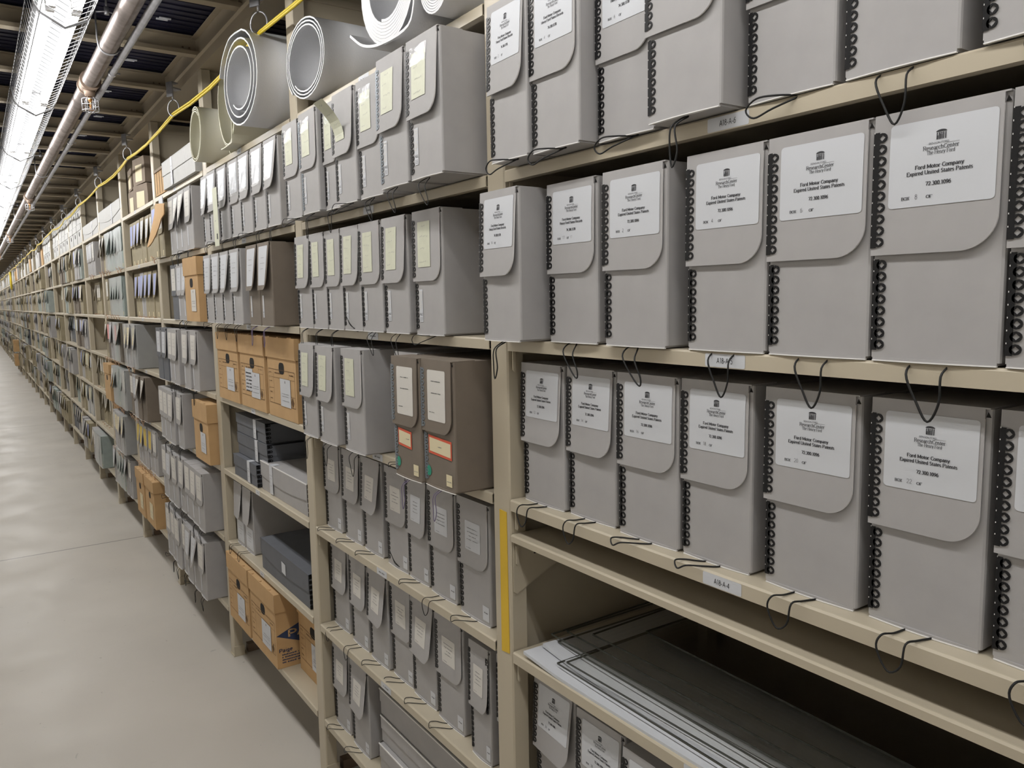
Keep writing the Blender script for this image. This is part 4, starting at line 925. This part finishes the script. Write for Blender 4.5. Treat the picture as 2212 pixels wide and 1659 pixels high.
# far end: coil of yellow cable and two cartons at the aisle edge
mb = MB()
for i in range(5): mb.tube([(.01*math.sin(i), .16*math.cos(2*PI*j/24)*(1-.04*i), .19*math.sin(2*PI*j/24)*(1-.03*i)) for j in range(24)], .010, 'ycable', 6, closed=True)
tag(obj('coiled_cable', mb, None, (-.09, 19.9, 2.08)), 'coil of yellow cable hanging on the racking at the far end', 'cable')
carton(20.9, 20.62, S[2], .265, .12, 'tan carton sticking out of the racking at the far left edge, upper', grid=False, lb=None)
carton(20.9, 20.62, S[1], .265, .12, 'tan carton sticking out of the racking at the far left edge, lower', grid=False, lb=None)

# ------------------------------------------------------------------ room shell
YE = PY(NB)+1.6
def struct(name, mb, **k):
    o = obj(name, mb, **k); o['kind'] = 'structure'; return o
mb = MB(); mb.box((-1.45, -2.9, -.05), (.70, YE, 0), 'floor'); struct('floor', mb)
mb = MB(); mb.box((-1.50, -2.9, 0), (-1.451, YE, 2.58), 'bouncewall'); struct('wall_left_bounce', mb)  # unseen pale surface added to bounce light, in place of the opposite racking
mb = MB(); mb.box((.62, -2.9, 0), (.70, YE, 2.75), 'steel'); struct('wall_right', mb)
mb = MB(); mb.box((-1.45, YE, 0), (.62, YE+.05, 2.75), 'joist'); struct('wall_far', mb)
mb = MB(); mb.box((-1.45, -2.95, 0), (.62, -2.9, 2.75), 'steel'); struct('wall_near', mb)
mb = MB(); mb.box((-1.45, -2.9, 2.586), (.62, YE, 2.75), 'navy')
y = -2.9
while y < YE:
    mb.box((-1.45, y, 2.5815), (.62, y+.008, 2.586), 'navy', 't'); y += .05
ceil = struct('ceiling', mb)
mb = MB(); mb.prism([(-1.45,2.505),(-.004,2.505),(-.004,2.58),(-1.45,2.58)], 1, -.0015, .0015, 'joist'); mb.box((-1.45, -.045, 2.503), (-.004, 0, 2.5055), 'joist'); mb.box((-1.45, -.045, 2.5055), (-.004, -.043, 2.518), 'joist'); mb.box((-1.45, -.03, 2.5765), (-.004, -.0016, 2.579), 'joist')
mb.box((.085, -.0015, 2.505), (.62, .0015, 2.58), 'joist'); mb.box((.085, -.045, 2.503), (.62, -.0016, 2.5055), 'joist')
for x in (-.03, -.055): mb.box((x-.003, -.005, 2.535), (x+.003, -.0016, 2.541), 'cast')
jm = mb.mesh('joist')
for i in range(-9, 63):
    y = 2.77+.6*i
    if y < YE: obj('joist', jm, ceil, (0, y, 0))
mb = MB(); mb.prism([(-.003,2.457),(.080,2.457),(.080,2.460),(0,2.460),(0,2.503),(.003,2.58),(-.0,2.58),(-.0035,2.505),(-.0035,2.5),(-.012,2.503),(-.012,2.5),(-.003,2.495)][::-1], 1, -2.9, YE, 'joist'); mb.box((-.022, -2.9, 2.574), (.0, YE, 2.577), 'joist'); obj('edge_beam', mb, ceil)
mb = MB(); mb.box((-.020, -.012, 0), (.020, -.002, .004), 'paper'); mb.box((-.028, .004, 0), (.012, .014, .004), 'paper'); dcm = mb.mesh('deck_clip')
for i in range(-4, 40):
    obj('deck_clip', dcm, ceil, (-.150-.02*(i % 3), 2.77+.6*i+.43, 2.5765))

# ------------------------------------------------------------------ fluorescent lights with wire guards
CX = -.533; LL = 1.27
mb = MB(); mb.prism([(-.055,2.432),(.055,2.432),(.062,2.44),(.055,2.50),(-.055,2.50),(-.062,2.44)], 1, .004, LL-.004, 'fixture'); hm = mb.mesh('housing')
mb = MB(); mb.tube([(0, .035, 2.405), (0, LL-.035, 2.405)], .0165, 'tube', 14); tm = mb.mesh('tube')
mb = MB()
for y in (.012, LL-.030): mb.prism([(-.012,2.385),(.012,2.385),(.012,2.431),(-.012,2.431)], 1, y, y+.018, 'white')
lm = mb.mesh('lamp_holder')
GP = [(-.085,2.452),(-.076,2.395),(-.062,2.372),(0,2.338),(.062,2.372),(.076,2.395),(.085,2.452)]
mb = MB(); y = .02
while y < LL:
    mb.tube([(a, y, b) for a, b in GP], .0011, 'wire', 5); y += .0485
for a, b in GP[::2]+[GP[1], GP[5]]: mb.tube([(a, .004, b-.001), (a, LL-.004, b-.001)], .0014, 'wire', 5)
for y in (.006, LL-.006): mb.tube([(a, y, b) for a, b in GP], .0022, 'wire', 5)
gm = mb.mesh('wire_guard')
mb = MB(); mb.tube([(0, .3, 2.50), (0, .3, 2.585)], .003, 'galv', 6); rm = mb.mesh('hanger_rod')
ld = bpy.data.lights.new('tube_light', 'AREA'); ld.shape = 'RECTANGLE'; ld.size = .030; ld.size_y = LL-.08; ld.energy = LAMP_WATTS; ld.color = (1, .985, .965)
y = 2.70-LL*4; n = 0
while y < YE-1.3:
    n += 1
    t = thing('fluorescent_light', 'twin tube light with wire guard, %s in the aisle row from the near end' % nth(n), 'ceiling light', (CX, y, 0), None, 'aisle lights')
    obj('housing', hm, t); obj('wire_guard', gm, t); obj('hanger_rod', rm, t)
    for s_ in (-.034, .034):
        tb = obj('tube', tm, t, (s_, 0, 0)); obj('lamp_holder', lm, t, (s_, 0, 0))
        o = obj('tube_light', ld, tb, (.010 if s_ > 0 else -.010, LL/2, 2.3895), (0, -math.radians(42)*(1 if s_ > 0 else -1), 0))
    y += LL

# ------------------------------------------------------------------ sprinkler pipe, conduit, hook rings and yellow cable
t = thing('sprinkler_pipe', 'thick steel sprinkler pipe running under the ceiling beside the lights', 'pipe', (-.365, 0, 2.425))
mb = MB(); mb.tube([(.012, -2.8, 0), (-.035, YE-.2, 0)], .0300, 'pipe', 24); obj('pipe', mb, t)
for i, y in enumerate([-.3, 3.66, 7.6, 11.5, 15.4, 19.3, 23.2]):
    x = .0125-.00115*(y+2.8)
    mb = MB(); N = 24
    for (r0, ya, yb) in ((.039,-.055,-.035),(.036,-.035,.035),(.039,.035,.055)): mb.tube([(x, y+ya, 0), (x, y+yb, 0)], r0, 'cast', N)
    mb.tube([(x, y, -.02), (x, y, -.056)], [.024, .017], 'cast', 14); obj('tee_fitting', mb, t)
    mb = MB(); mb.tube([(x, y, -.056), (x, y, -.070), (x, y, -.073), (x, y, -.095)], [.009, .008, .0045, .0045], 'brass', 10)
    for s_ in (-1, 1): mb.tube([(x, y+.010*s_, -.066), (x, y+.013*s_, -.088), (x, y+.002*s_, -.104)], .0018, 'brass', 6)
    mb.tube([(x, y, -.104), (x, y, -.1065)], .014, 'brass', 12)
    h_ = obj('sprinkler_head', mb, t)
    mb = MB()
    for j in range(6):
        a_ = 2*PI*j/6; c, s_ = math.cos(a_), math.sin(a_)
        mb.tube([(x+.020*c, y+.020*s_, -.058), (x+.030*c, y+.030*s_, -.066), (x+.030*c, y+.030*s_, -.110), (x+.010*c, y+.010*s_, -.118)], .0016, 'galv', 5)
    for zz in (-.066, -.088, -.110): mb.tube([(x+.031*math.cos(2*PI*j/16), y+.031*math.sin(2*PI*j/16), zz) for j in range(16)], .0015, 'galv', 5, closed=True)
    mb.tube([(x-.010, y, -.118), (x+.010, y, -.118)], .0016, 'galv', 5)
    obj('head_guard', mb, h_)
for y in [.0, 3.1, 6.2, 9.3, 12.4, 15.5]:
    x = .0125-.00115*(y+2.8); mb = MB()
    pts = [(x-.036, y, .105), (x-.036, y, .02)]+[(x-.034*math.cos(a_), y, -.034*math.sin(a_)) for a_ in [PI*j/8 for j in range(9)]]+[(x+.036, y, .02), (x+.036, y, .105), (x, y, .112)]
    mb.tube(pts+[pts[0]], .0030, 'galv', 6); mb.tube([(x, y, .100), (x, y, .126)], .008, 'galv', 8); mb.tube([(x, y, .12), (x, y, .158)], .0035, 'galv', 6); obj('hanger', mb, t)
t = thing('conduit', 'thin galvanised conduit running close beside the sprinkler pipe', 'conduit', (-.312, 0, 2.404))
mb = MB(); mb.tube([(.005, -2.8, 0), (-.03, YE-.3, 0)], .0118, 'galv', 14); obj('tube', mb, t)
for y in (.3, 1.9, 3.38, 4.9, 6.5, 8.1, 9.7):
    mb = MB(); mb.tube([(.003-.001*y, y-.011, 0), (.003-.001*y, y+.011, 0)], .0148, 'galv', 12); mb.box((.012-.001*y, y-.004, -.003), (.030-.001*y, y+.004, .003), 'galv'); obj('strap', mb, t)
RY = [2.40+1.195*i for i in range(-4, 22)]
mb = MB(); mb.box((-.012, -.018, .072), (.030, .018, .078), 'galv'); mb.box((-.016, -.018, .040), (-.011, .018, .100), 'galv'); mb.box((-.016, -.018, .095), (.016, .018, .100), 'galv')
mb.tube([(.0, 0, .030), (.0, 0, .072)], .0038, 'galv', 6); mb.tube([(0, .033*math.sin(a_), .033*math.cos(a_)-.004) for a_ in [.12+2*PI*j/26*.96 for j in range(27)]], .0026, 'galv', 6); hk = mb.mesh('hook_ring')
for i, y in enumerate(RY):
    o = obj('hook_ring', hk, None, (-.055, y, 2.372-.018)); o.rotation_euler = (0, 0, .5)
    tag(o, 'galvanised ring hook on the rail holding yellow cable, %s from the near end' % nth(i+1), 'hook', 'cable hooks')
pts = []
for i, y in enumerate(RY):
    pts.append((-.055, y, 2.372-.052))
    if i < len(RY)-1:
        for q in (.25, .5, .75): pts.append((-.055+.010*math.sin(i*2.3)*math.sin(PI*q), y+1.195*q, 2.320-.020*math.sin(PI*q)*(1+.4*math.sin(i*1.7))))
mb = MB(); mb.tube(pts, .0044, 'ycable', 8); mb.tube([(a+.003*math.sin(j*.9), b, c+.0085) for j, (a, b, c) in enumerate(pts)], .0040, 'ycable', 8)
tag(obj('yellow_cable', mb), 'yellow cable strung through the ring hooks along the rail', 'cable')
